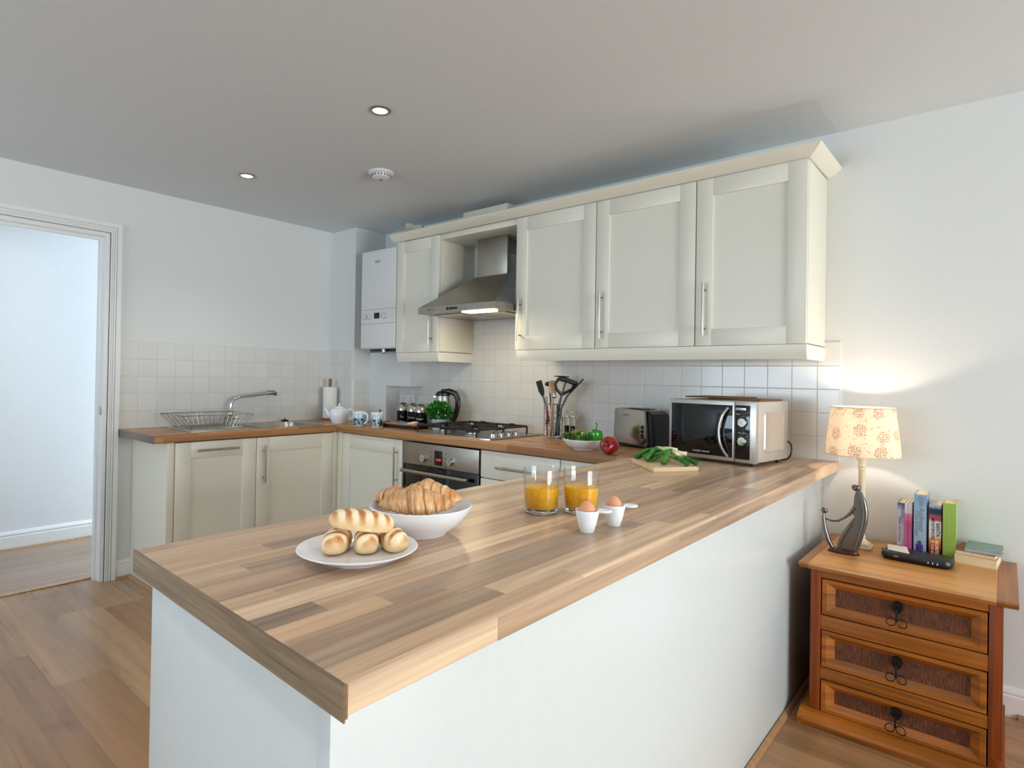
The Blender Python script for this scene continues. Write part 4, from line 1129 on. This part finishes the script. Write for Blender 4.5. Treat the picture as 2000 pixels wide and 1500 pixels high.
def bread(label, loc, rz, L=.056, W=.0235, Hh=.0205, ry=0, rx=0, sub=None):
    def f(p):
        def se(a, e): return math.copysign(abs(a)**e, a)
        r = math.hypot(p.y, p.z)
        q = Vector((se(p.x, .72), p.y, p.z))
        k = (1-abs(p.x)**5)**.0
        yy, zz = se(p.y, .85), se(p.z, .85)
        if zz < -.62: zz = -.62+(zz+.62)*.3
        X, Y, Z = q.x*L, yy*W, zz*Hh
        if zz > -.2:
            s = math.sin(X*255+Y*130); Z += .0011*s*max(0, zz); Y *= 1+.02*s
        return Vector((X, Y, Z))
    m = MB(); m.ball((0, 0, 0), 1, (1, 1, 1), 48, 32, f)
    bmesh.ops.rotate(m.bm, verts=m.bm.verts, cent=(0, 0, 0), matrix=Matrix.Rotation(0, 3, 'X'))
    o = m.obj('bread_roll', 'bread_roll', None, loc, (rx, ry, rz), ang=180)
    return tag(o, label, 'bread roll', 'bread rolls on the plate')
zr = ZC+.0078+.0178
# viewing direction at the plate is about (-0.47, 0.36) from the lens; rolls lie with one end towards the viewer
bread('bottom bread roll at the left of the plate', (2.960, -2.266, zr), R(-51), .047, .0238, .0225)
bread('bottom bread roll in the middle of the plate', (2.996, -2.226, zr-.001), R(-40), .042, .0235, .0220)
bread('bottom bread roll at the right of the plate', (3.030, -2.190, zr+.0005), R(-20), .040, .0225, .0225)
bread('bread roll lying crosswise on top of the other three', (2.996, -2.238, zr+.0375), R(45), .0600, .0225, .0215, R(6))

def croissant_mat():
    t = NT('croissant_crust'); v, x, y, z = t.coords()
    n = t.noise(t.comb(t.math('MULTIPLY', x, 90), t.math('MULTIPLY', y, 25), t.math('MULTIPLY', z, 25)), 1.0, 4, 0.65)
    n2 = t.noise(v, 30, 3); n3 = t.noise(v, 500, 2)
    c = t.ramp(n, [(0.3, s2l((168, 108, 60))), (0.48, s2l((208, 158, 106))), (0.62, s2l((232, 196, 150))), (0.78, s2l((248, 226, 192)))])
    c = t.mix(t.ramp(n2, [(0.45, (0, 0, 0)), (0.7, (0.55, 0.55, 0.55))]), c, s2l((190, 126, 62)))
    t.set(Base_Color=c, Roughness=0.42); t.bump(t.math('ADD', n, t.math('MULTIPLY', n3, 0.4)), 0.4, 0.002)
croissant_mat()
def croissant(label, loc, rz, L=.075, r=.032, tilt=0, bend=.022):
    m = MB(); bm = m.bm; N = 72; K = 22; rings = []
    for i in range(N+1):
        f = -1+2*i/N
        x = f*L; yb = bend*f*f
        env = (1-abs(f)**1.7)**.62 if abs(f) < 1 else 0
        seg = (abs(f)*4.2) % 1.0
        step = 1.0-.16*seg+.05
        rr = max(.0015, r*env*step*(.95 if abs(f) > .12 else 1.08))
        ring = []
        for k in range(K):
            a = 2*math.pi*k/K
            zz = math.sin(a)*rr; yy = math.cos(a)*rr*1.05
            if zz < -.4*rr: zz = -.4*rr+(zz+.4*rr)*.3
            ring.append(bm.verts.new((x+.004*math.sin(a*2)*env, yb+yy, zz)))
        rings.append(ring)
    fs = []
    for a, b in zip(rings, rings[1:]):
        for k in range(K): fs.append(bm.faces.new((a[k], a[(k+1) % K], b[(k+1) % K], b[k])))
    fs.append(bm.faces.new(rings[0])); fs.append(bm.faces.new(rings[-1])); bmesh.ops.recalc_face_normals(bm, faces=fs)
    o = m.obj('croissant', 'croissant_crust', None, loc, (tilt, 0, rz), ang=60)
    return tag(o, label, 'croissant', 'croissants in the white bowl')
croissant('large croissant lying along the front of the white bowl', (2.968, -2.075, ZC+.064), R(46), .081, .037, -.15)
croissant('croissant propped up at the back right of the bowl', (2.952, -2.028, ZC+.074), R(30), .072, .035, -.35)
croissant('darker croissant whose tip sticks out at the left of the bowl', (2.903, -2.078, ZC+.066), R(14), .068, .028, -.2)

def juice():
    t = NT('orange_juice'); v, x, y, z = t.coords(); n = t.noise(v, 90, 3)
    t.set(Base_Color=t.ramp(n, [(0.3, s2l((250, 168, 0))), (0.7, s2l((255, 196, 10)))]), Roughness=0.3, Subsurface_Weight=0.3)
    t.b.inputs['Subsurface Radius'].default_value = (0.02, 0.012, 0.003); t.b.inputs['Subsurface Scale'].default_value = 0.5
juice()
def thin_glass():
    t = NT('thin_glass'); tr = t.n('ShaderNodeBsdfTransparent'); tr.inputs[0].default_value = (.975, .985, .985, 1)
    gl = t.n('ShaderNodeBsdfGlossy'); gl.inputs['Roughness'].default_value = 0.0
    fr = t.n('ShaderNodeLayerWeight'); fr.inputs[0].default_value = 0.5; mx = t.n('ShaderNodeMixShader')
    t.l(t.math('ADD', t.math('MULTIPLY', t.math('POWER', fr.outputs['Facing'], 3.0), 0.6), 0.05), mx.inputs[0]); t.l(tr.outputs[0], mx.inputs[1]); t.l(gl.outputs[0], mx.inputs[2])
    t.l(mx.outputs[0], t.t.nodes['Material Output'].inputs['Surface'])
thin_glass()
def tumbler(x, y, label, level):
    t = thing('glass_tumbler', label, 'glass', (x, y, ZC), 0, 'glasses of orange juice')
    MB().lathe([(0, .002), (.034, .001), (.038, 0), (.0405, .003), (.0425, .020), (.0440, .060), (.0455, .109), (.0450, .1108), (.0436, .1098), (.0420, .060), (.0405, .020), (.037, .0125), (0, .012)], n=56).obj('glass', 'thin_glass', t)
    MB().lathe([(0, .0024), (.034, .0014), (.0375, .0010), (.0398, .004), (.0400, .0105), (.036, .0118), (0, .0115)], n=48).obj('base', 'clear_glass', t)
    m = MB(); pr = [(0, .0124), (.0368, .0128), (.0402, .0202), (.0412, .040), (.0412+.0012*(level-.04)/.02, level), (.036, level-.0012), (0, level-.0012)]
    m.lathe(pr, n=56)
    for i in range(9):
        a = i*.9; m.ball((.030*math.cos(a)*(.6+.4*(i % 2)), .030*math.sin(a)*(.6+.4*(i % 2)), level-.002), .0045, (1.2, 1.2, .7), 12, 8)
    m.obj('orange_juice', 'orange_juice', t)
tumbler(3.022, -1.706, 'tumbler of orange juice, left of the pair', .064)
tumbler(3.093, -1.634, 'tumbler of orange juice, right of the pair behind the egg cup', .065)

M('egg_shell', (226, 160, 122), 0.55, nz=0.04, scale=200)
def eggcup(x, y, label, elabel, rz):
    t = thing('egg_cup', label, 'egg cup', (x, y, ZC), rz, 'white egg cups')
    MB().lathe([(0, .001), (.013, .001), (.0145, 0), (.0155, .002), (.0205, .018), (.0245, .036), (.0262, .0465), (.0258, .0482), (.0245, .0478), (.0222, .036), (.017, .022), (0, .016)], n=44).obj('cup', 'porcelain', t)
    m = MB(); m.tube([(.025*1.0+.0125+.0145*math.cos(a), .0105*math.sin(a), .0458) for a in [2*math.pi*i/28 for i in range(28)]], .0026, 8, closed=True, flat=(1.0, 1.1))
    m.box(.024, .046, -.006, .006, .0438, .0456, .0006)
    m.obj('handle', 'porcelain', t)
    def f(p): return Vector((p.x*(1-.13*p.z), p.y*(1-.13*p.z), p.z*1.28))
    tag(MB().ball((0, 0, 0), .0185, (1, 1, 1), 32, 20, f).obj('egg', 'egg_shell', None, (x, y, ZC+.0435), ang=180), elabel, 'egg', 'boiled eggs in the egg cups')
eggcup(3.205, -1.787, 'white egg cup with a loop handle, nearer of the two', 'brown egg in the nearer egg cup', R(38))
eggcup(3.219, -1.694, 'white egg cup with a loop handle, farther of the two', 'brown egg in the farther egg cup', R(38))

# ================================================================== CHEST, LAMP AND WHAT STANDS ON IT
CT = 0.565
t = thing('chest_of_drawers', 'rustic pine chest of three carved drawers by the wall', 'chest of drawers', (3.635, -.28, 0))
def lx(v): return v-3.635
def ly(v): return v+.28
m = MB(); m.prism([(-.022, CT), (-.567, CT), (-.572, CT-.006), (-.560, CT-.016), (-.548, CT-.024), (-.022, CT-.024)], 3.340+.03, 3.932-.05, 'x')
m.xf(Matrix.Translation((-3.635, .28, 0))); m.obj('top', 'pine_top', t)
for x0, x1 in ((3.340, 3.3695), (3.8825, 3.932)):
    m = MB(); m.prism([(-.022, CT), (-.567, CT), (-.572, CT-.006), (-.560, CT-.016), (-.548, CT-.024), (-.022, CT-.024)], x0, x1, 'x', bev=.001)
    m.xf(Matrix.Translation((-3.635, .28, 0))); m.obj('top_end_board', 'pine_end', t)
for x0, x1 in ((3.374, 3.408), (3.864, 3.898)):
    MB().box(lx(x0), lx(x1), ly(-.540), ly(-.500), .045, CT-.0245, .002).obj('front_post', 'pine_z', t)
for x0, x1 in ((3.376, 3.392), (3.880, 3.896)): MB().box(lx(x0), lx(x1), ly(-.499), ly(-.024), .045, CT-.0245, .001).obj('side_panel', 'pine_z', t)
MB().box(lx(3.393), lx(3.879), ly(-.04), ly(-.026), .05, CT-.03).obj('back_panel', 'pine_x', t)
for z0, z1 in ((.516, .5405), (.334, .384), (.160, .200), (.045, .020+.024)):
    if z1 > z0: MB().box(lx(3.4085), lx(3.8635), ly(-.5385), ly(-.505), z0, z1, .001).obj('rail', 'pine_x', t)
m = MB(); m.prism([(-.030, 0), (-.585, 0), (-.585, .020), (-.575, .030), (-.560, .034), (-.545, .044), (-.030, .044)], 3.345, 3.904, 'x', bev=.001)
m.xf(Matrix.Translation((-3.635, .28, 0))); m.obj('plinth', 'pine_x', t)
M('iron_black', (18, 14, 12), 0.5, 0.4)
for z0, z1 in ((.388, .512), (.204, .330), (.046, .156)):
    x0, x1 = lx(3.4115), lx(3.8605); yo = ly(-.5405)
    m = MB(); bm = m.bm
    def rect(i, y): return [bm.verts.new(p) for p in ((x0+i*1.25, y, z0+i), (x1-i*1.25, y, z0+i), (x1-i*1.25, y, z1-i), (x0+i*1.25, y, z1-i))]
    rs = [rect(0, yo+.03), rect(0, yo+.001), rect(.001, yo), rect(.012, yo), rect(.014, yo+.002), rect(.032, yo+.020)]
    fs = []
    for a, b in zip(rs, rs[1:]):
        for i in range(4): fs.append(bm.faces.new((a[i], a[(i+1) % 4], b[(i+1) % 4], b[i])))
    fs.append(bm.faces.new(rs[0])); bmesh.ops.recalc_face_normals(bm, faces=fs)
    d = m.obj('drawer', 'pine_x', t, ang=20)
    MB().box(x0+.040, x1-.040, yo+.0185, yo+.024, z0+.032, z1-.032).obj('carved_panel', 'rough_sawn_panel', d)
    xc = (x0+x1)/2-.004; zc_ = (z0+z1)/2+.010; yh = yo-.002
    m = MB()
    m.prism([(xc-.012, zc_+.020), (xc, zc_+.028), (xc+.012, zc_+.020), (xc+.016, zc_+.006), (xc+.010, zc_-.008), (xc, zc_-.014), (xc-.010, zc_-.008), (xc-.016, zc_+.006)], yh+.004, yh+.022, 'y', bev=.002)
    m.tube([(xc, yh+.004, zc_+.006), (xc, yh-.010, zc_+.004), (xc, yh-.012, zc_-.006), (xc, yh-.008, zc_-.034)], [.0035, .0035, .0030, .0028], 8)
    for s in (-1, 1):
        pts = [(xc+s*(.002+.0145*(1-math.cos(a))*.9), yh-.008, zc_-.036-.0135*math.sin(a)+s*0-.002*(1-math.cos(a))) for a in [2*math.pi*i/20 for i in range(20)]]
        m.tube(pts, .0017, 6, closed=True)
    m.obj('drop_handle', 'iron_black', d)

# table lamp
lx0, ly0 = 3.475, -.200
t = thing('table_lamp', 'lit table lamp with a floral shade on a cream turned base', 'lamp', (lx0, ly0, CT))
M('lamp_cream', (216, 204, 176), 0.5, nz=0.05, scale=60)
m = MB(); m.box(-.037, .037, -.037, .037, 0, .014, .005, 3); m.box(-.030, .030, -.030, .030, .014, .022, .003, 2)
m.lathe([(.028, .022), (.024, .028), (.016, .036), (.012, .040), (0, .040)], n=28)
m.obj('base', 'lamp_cream', t)
m = MB(); m.lathe([(0, .040), (.013, .040), (.015, .046), (.0115, .054), (.0125, .20), (.0115, .300), (.014, .306), (.0115, .312), (.0155, .320), (.0115, .328), (.013, .336), (.020, .350), (.020, .362), (.010, .366), (0, .366)], n=28)
m.obj('column', 'lamp_cream', t)
def shade_mat():
    t = NT('lamp_shade_floral'); v, x, y, z = t.coords()
    ang = t.math('ARCTAN2', y, x)
    u = t.math('MULTIPLY', ang, .122); uv = t.comb(u, z, 0)
    def vor(scale, off, feat='F1'):
        q = t.n('ShaderNodeTexVoronoi', feature=feat, voronoi_dimensions='2D'); q.inputs['Scale'].default_value = scale; q.inputs['Randomness'].default_value = 0.45
        a = t.n('ShaderNodeVectorMath', operation='ADD'); t.l(uv, a.inputs[0]); a.inputs[1].default_value = off; t.l(a.outputs[0], q.inputs['Vector']); return q
    big = vor(11.5, (0.03, 0.0, 0)); small = vor(120, (0, 0, 0))
    wob = t.math('ADD', big.outputs['Distance'], t.math('MULTIPLY', t.math('SUBTRACT', t.noise(uv, 70, 3), 0.5), 0.30))
    flower = t.math('MULTIPLY', t.math('LESS_THAN', wob, 0.27), t.math('LESS_THAN', small.outputs['Distance'], 0.42))
    leafs = t.math('MULTIPLY', t.math('GREATER_THAN', t.noise(uv, 62, 2, 0.5, 1.5), 0.635), t.math('GREATER_THAN', big.outputs['Distance'], 0.36))
    k = t.math('MAXIMUM', flower, leafs)
    c = t.mix(t.math('MULTIPLY', k, 0.75), s2l((250, 243, 230)), s2l((206, 172, 150)))
    tr = t.n('ShaderNodeBsdfTranslucent'); df = t.n('ShaderNodeBsdfDiffuse'); mx = t.n('ShaderNodeMixShader'); mx.inputs[0].default_value = 0.55
    t.l(c, tr.inputs[0]); t.l(c, df.inputs[0]); t.l(df.outputs[0], mx.inputs[1]); t.l(tr.outputs[0], mx.inputs[2])
    t.l(mx.outputs[0], t.t.nodes['Material Output'].inputs['Surface'])
shade_mat()
sz0, sz1 = .362, .550
sh = MB().lathe([(.129, sz0), (.108, sz1), (.1072, sz1), (.1282, sz0)], n=64, close=True).obj('lamp_shade', 'lamp_shade_floral', t)
M('trim_cream', (224, 206, 170), 0.7)
m = MB()
for rr_, z in ((.1290, sz0+.002), (.1082, sz1-.002)):
    m = MB(); m.tube([(rr_*math.cos(2*math.pi*i/64), rr_*math.sin(2*math.pi*i/64), z) for i in range(64)], .0018, 6, closed=True); m.obj('shade_trim', 'trim_cream', sh)
m = MB()
for a in (0, 2.09, 4.19): m.tube([(.004*math.cos(a), .004*math.sin(a), .372), (.060*math.cos(a), .060*math.sin(a), .500), (.1065*math.cos(a), .1065*math.sin(a), .546)], .0014, 5)
m.obj('shade_ring', 'satin_nickel', sh)
MB().lathe([(0, .367), (.011, .367), (.011, .392), (0, .392)], n=16).obj('bulb_holder', 'porcelain', t)
emit('bulb_glow', (255, 226, 176), 10.0)
m = MB(); m.lathe([(0, .393), (.009, .393), (.013, .405), (.023, .432), (.024, .445), (.017, .462), (0, .470)], n=20); m.obj('bulb', 'bulb_glow', t)
point('table_lamp_light', (lx0, ly0, CT+.485), 3.0, (1.0, 0.83, 0.65), 0.014)

# sculpture
t = thing('figurine', 'abstract pewter sculpture of a parent and child on a red base', 'sculpture', (3.433, -.331, CT))
M('pewter_dark', (112, 109, 104), 0.26, 0.9, nz=0.06, scale=30); M('rosewood', (62, 12, 14), 0.2)
def T(p): return (p[0]-3.433, p[1]-CT)
bigp = [(3.479, .808), (3.491, .795), (3.501, .768), (3.508, .731), (3.505, .692), (3.496, .649), (3.486, .613), (3.480, .5785), (3.447, .5785), (3.457, .608), (3.452, .598), (3.421, .5785), (3.426, .605), (3.443, .639), (3.461, .669), (3.472, .698), (3.474, .711), (3.466, .717), (3.465, .730), (3.471, .754), (3.473, .786)]
m = MB(); m.prism([T(p) for p in [bigp[i] for i in range(0, 9)] + [(3.440, .5785), (3.421, .5785), (3.426, .605), (3.443, .639), (3.461, .669), (3.472, .698), (3.474, .711), (3.466, .717), (3.465, .730), (3.471, .754), (3.473, .786)]], -.007, .007, 'y', bev=.0025)
edge = [(3.479, .814), (3.484, .804), (3.492, .795), (3.502, .768), (3.508, .731), (3.505, .692), (3.496, .649), (3.487, .613), (3.479, .5795)]
m.tube([(T(p)[0], -.003, T(p)[1]) for p in edge], [.006, .007, .008, .0095, .0105, .0105, .010, .009, .008], 12)
m.tube([(T(p)[0], -.004, T(p)[1]) for p in ((3.473, .70), (3.458, .668), (3.440, .635), (3.428, .605), (3.424, .5795))], [.004, .0075, .008, .0075, .007], 12)
m.ball((T((3.478, .817))[0], 0, T((3.478, .817))[1]), .0142, (1.1, 1, .95), 20, 14)
m.obj('tall_figure', 'pewter_dark', t, ang=50)
m = MB(); m.tube([(T(p)[0], 0, T(p)[1]) for p in ((3.371, .706), (3.371, .684), (3.376, .646), (3.388, .606), (3.402, .5795))], [.004, .008, .0105, .010, .0085], 12, flat=(1, .8))
m.ball((T((3.373, .716))[0], 0, T((3.373, .716))[1]), .0112, (1.05, 1, 1), 18, 12)
m.obj('small_figure', 'pewter_dark', t)
m = MB(); m.tube([(T(p)[0], -.002, T(p)[1]) for p in ((3.377, .686), (3.399, .680), (3.420, .683), (3.442, .699), (3.460, .718), (3.474, .742))], [.0035, .0045, .005, .0055, .008, .010], 10, flat=(1, .8))
m.obj('arm', 'pewter_dark', t)
m = MB(); m.lathe([(0, 0), (.052, 0), (.053, .005), (.048, .008), (.047, .012), (.044, .0145), (0, .0145)], n=40, sy=.48, M4=Matrix.Translation((.006, 0, 0))); m.obj('base', 'rosewood', t)

# router, card, keys
M('router_black', (22, 22, 25), 0.38)
t = thing('router', 'black rounded internet router lying on the pine chest', 'router', (3.660, -.262, CT), R(-4))
m = MB(); bm = m.bm; rs = []
for (i, z) in ((.006, .003), (.001, .010), (0, .018), (.003, .027), (.010, .030)):
    rs.append(rr_ring(-.106+i, .106-i, -.055+i, .055-i, .030-i*.5, z, 7))
fs = [bm.faces.new(rs[0]), bm.faces.new(rs[-1])]
for a, b in zip(rs, rs[1:]):
    for i in range(len(a)): fs.append(bm.faces.new((a[i], a[(i+1) % len(a)], b[(i+1) % len(a)], b[i])))
bmesh.ops.recalc_face_normals(bm, faces=fs); m.obj('case', 'router_black', t, ang=40)
for x in (-.075, .075): MB().box(x-.01, x+.01, -.035, .035, 0, .0045).obj('foot', 'black_plastic', t)
MB().box(-.062, -.048, -.0560, -.0545, .015, .021).obj('logo_plate', 'print_grey', t)
m = MB()
for x in (.040, .053, .066): m.box(x-.0015, x+.0015, -.0560, -.0545, .013, .019)
m.obj('status_lights', 'print_white', t)
M('card_white', (236, 226, 220), 0.8)
m = MB(); bm = m.bm
A = [(3.573, -.285, CT+.0310), (3.640, -.300, CT+.0312), (3.625, -.228, CT+.038), (3.563, -.215, CT+.0345)]
v0 = [bm.verts.new(p) for p in A]; v1 = [bm.verts.new((p[0], p[1], p[2]+.0008)) for p in A]
fs = [bm.faces.new(v0), bm.faces.new(v1)]+[bm.faces.new((v0[i], v0[(i+1) % 4], v1[(i+1) % 4], v1[i])) for i in range(4)]
bmesh.ops.recalc_face_normals(bm, faces=fs)
tag(m.obj('card', 'card_white'), 'small white card lying on the black router', 'card')
M('old_brass', (96, 70, 40), 0.4, 0.8)
t = thing('bunch_of_keys', 'dark bunch of keys behind the router', 'keys', (3.578, -.178, CT))
for i, (a, L) in enumerate(((2.7, .034), (3.1, .038), (2.2, .030))):
    m = MB(); c, s = math.cos(a), math.sin(a)
    m.tube([(0, 0, .004+i*.003), (L*c, L*s, .003+i*.003)], .0022, 6); m.ball((0.006*c, .006*s, .005+i*.003), .007, (1, 1, .25), 12, 8); m.obj('key', 'iron_black', t)
m = MB(); m.tube([(.012+.011*math.cos(2*math.pi*i/20), .011*math.sin(2*math.pi*i/20), .012+.005*math.sin(2*math.pi*i/20)) for i in range(20)], .0014, 6, closed=True); m.obj('key_ring', 'satin_nickel', t)
m = MB(); m.ball((.024, .002, .014), .013, (1, .6, 1.1), 16, 10); m.obj('fob', 'old_brass', t)

# books
M('pages', (232, 214, 176), 0.9, nz=0.06, scale=300)
def cover(name, stops, rough=0.35, flip=False):
    t = NT(name); v, x, y, z = t.coords(); n = t.noise(v, 60, 4)
    zz = t.math('ADD', t.math('MULTIPLY', z, 5.0), t.math('MULTIPLY', t.math('SUBTRACT', n, .5), .10))
    t.set(Base_Color=t.ramp(zz, [(p, s2l(c)) for p, c in stops]), Roughness=rough)
cover('book_lilac', [(0, (150, 120, 130)), (.12, (214, 196, 214)), (.5, (206, 190, 212)), (.78, (170, 180, 206)), (.92, (60, 84, 120))])
cover('book_pink', [(0, (214, 120, 180)), (.55, (206, 80, 140)), (.74, (222, 130, 176)), (.76, (222, 214, 222)), (1, (222, 214, 222))])
cover('book_blue', [(0, (120, 140, 170)), (.2, (150, 178, 204)), (.8, (150, 184, 214)), (1, (130, 164, 196))])
cover('book_sunset', [(0, (40, 14, 10)), (.12, (100, 34, 16)), (.24, (196, 84, 24)), (.34, (236, 150, 60)), (.40, (228, 222, 218)), (.66, (222, 222, 228)), (.70, (190, 60, 40)), (.78, (120, 80, 110)), (.82, (30, 26, 70)), (.9, (24, 40, 70)), (.95, (150, 180, 200))])
cover('book_green', [(0, (124, 140, 60)), (.3, (140, 172, 74)), (1, (150, 186, 84))])
M('book_dark', (40, 22, 46), 0.4); M('book_greenblue', (110, 142, 130), 0.3, nz=0.25, scale=50); M('book_silver', (176, 186, 198), 0.25, 0.3, nz=0.1, scale=60); M('book_orange', (168, 92, 50), 0.5, nz=0.2)
def book(x0, x1, y0, depth, h, mat, label, lean=0.0, side=None):
    t = thing('book', label, 'book', ((x0+x1)/2, y0, CT), 0, 'paperbacks standing on the chest'); t.rotation_euler = (0, lean, 0)
    w_ = (x1-x0)/2; c = .0012
    m = MB(); m.prism([(-w_, 0), (w_, 0), (w_, depth), (w_-c, depth), (w_-c, c), (-w_+c, c), (-w_+c, depth), (-w_, depth)], .0004, h, 'z'); m.obj('cover', mat, t)
    MB().box(-w_+c, w_-c, c+.0002, depth-.004, .003, h-.003).obj('pages', 'pages', t)
    return t
def spine(t, txt, size, mat, z, dx=0, shear=0, bold=False):
    M4 = Matrix.Translation((dx, -.0004, z)) @ Matrix.Rotation(R(90), 4, 'X') @ Matrix.Rotation(R(-90), 4, 'Z')
    text('lettering', txt, size, mat, t, M4, ext=.0002, shear=shear, bold=bold)
y0b = -.148
t = book(3.586, 3.6085, y0b, .12, .186, 'book_lilac', 'lilac paperback at the left end of the row'); spine(t, 'Maeve Binchy', .013, 'print_grey', .142, .005); spine(t, 'Heart and Home', .014, 'print_black', .085, -.003)
M('book_lettering', (176, 196, 120), .4); M('mini_hair', (96, 60, 40), .6); M('mini_coat', (60, 40, 130), .6, nz=.2, scale=200)
MB().box(-.0085, .004, -.0006, .0003, .002, .024, .0002).obj('picture', 'mini_hair', t)
book(3.6095, 3.6205, y0b-.004, .12, .191, 'book_pink', 'thin pink book, second from the left')
book(3.6212, 3.6330, y0b-.006, .12, .193, 'book_pink', 'thin pink book touching the tall blue one')
t = book(3.6385, 3.6770, y0b-.012, .13, .228, 'book_blue', 'tall pale blue book with script lettering'); spine(t, 'Lyn Andrews', .024, 'print_grey', .158, .004, .35); spine(t, 'Days of Hope', .017, 'print_grey', .120, -.009, .35)
m = MB(); m.box(-.012, .010, -.0007, .0003, .006, .042, .0003); m.obj('picture', 'mini_coat', t)
MB().ball((-.001, -.0003, .048), .007, (1, .1, 1.1), 14, 8).obj('picture_hair', 'mini_hair', t)
t = book(3.6850, 3.7215, y0b-.010, .125, .196, 'book_sunset', 'paperback with a dark sunset cover and white band'); spine(t, 'SANTA', .016, 'print_black', .104, .008, bold=True); spine(t, 'MONTEFIORE', .013, 'print_black', .106, -.007, bold=True); spine(t, 'SECRETS', .013, 'print_white', .040, .005, bold=True); spine(t, 'OF THE SEA', .011, 'print_white', .038, -.008)
t = book(3.7260, 3.7640, y0b-.014, .128, .208, 'book_green', 'thick lime green book at the right end of the row'); spine(t, 'The Summer House', .012, 'book_lettering', .135, 0.0)
MB().box(-.0195, -.0191, .003, .12, .002, .206).obj('dark_edge', 'book_dark', t)
def flat_book(cx, cy, w_, d, z0_, h, rz, mat, label, pages='pages'):
    t = thing('book', label, 'book', (cx, cy, z0_), rz, 'books lying in a pile on the chest'); c = .0012
    m = MB(); m.prism([(-w_/2, 0), (w_/2, 0), (w_/2, c), (-w_/2+c, c), (-w_/2+c, h-c), (w_/2, h-c), (w_/2, h), (-w_/2, h)], -d/2, d/2, 'y'); m.obj('cover', mat, t)
    MB().box(-w_/2+c, w_/2-.002, -d/2+.0015, d/2-.0015, c, h-c).obj('pages', pages, t)
flat_book(3.826, -.098, .118, .155, CT, .030, R(-4), 'pages', 'thick cream paged book at the bottom of the pile')
flat_book(3.826, -.096, .120, .150, CT+.0302, .014, R(-8), 'book_orange', 'book with an orange spine end, middle of the pile')
flat_book(3.842, -.098, .100, .142, CT+.0444, .012, R(-2), 'book_greenblue', 'green and blue patterned book on top of the pile', 'book_silver')

# ================================================================== CEILING FITTINGS
def downlight(x, y, label, pw=13):
    t = thing('downlight', label, 'ceiling light', (x, y, H), 0, 'recessed ceiling spotlights')
    MB().lathe([(.030, -.0002), (.043, -.0002), (.043, -.003), (.038, -.006), (.031, -.005), (.029, -.002)], n=36, close=True).obj('trim_ring', 'satin_nickel', t)
    MB().lathe([(0, -.0004), (.0295, -.0004), (.0295, -.003), (0, -.0035)], n=32).obj('lamp', 'lamp_glow', t)
    spot('downlight_beam', (x, y, H-.012), pw, (1.0, .95, .88), 120, .03, 0.8)
downlight(1.957, -1.392, 'glowing recessed ceiling spotlight nearer the camera')
downlight(.747, -1.343, 'glowing recessed ceiling spotlight nearer the sink wall')
downlight(3.25, -1.45, 'added unseen ceiling spotlight above the far half of the breakfast bar', 15)  # this and the two below: added out of view to brighten upward-facing surfaces
downlight(2.15, -2.90, 'added unseen ceiling spotlight near the free end of the breakfast bar', 15)
downlight(3.60, -3.05, 'added unseen ceiling spotlight above the viewer', 12)
t = thing('smoke_alarm', 'round white smoke alarm on the kitchen ceiling', 'smoke alarm', (1.372, -.916, H))
MB().lathe([(0, -.0005), (.066, -.0005), (.067, -.008), (.060, -.014), (.052, -.016), (.048, -.030), (.030, -.038), (0, -.039)], n=44).obj('housing', 'boiler_white', t)
m = MB()
for i in range(20):
    a = 2*math.pi*i/20; m.box(-.0035, .0035, .0505, .0530, -.028, -.017, M4=Matrix.Rotation(a, 4, 'Z'))
m.obj('vents', 'print_grey', t)
MB().lathe([(0, -.039), (.010, -.039), (.009, -.0415), (0, -.042)], n=16).obj('test_button', 'print_grey', t)
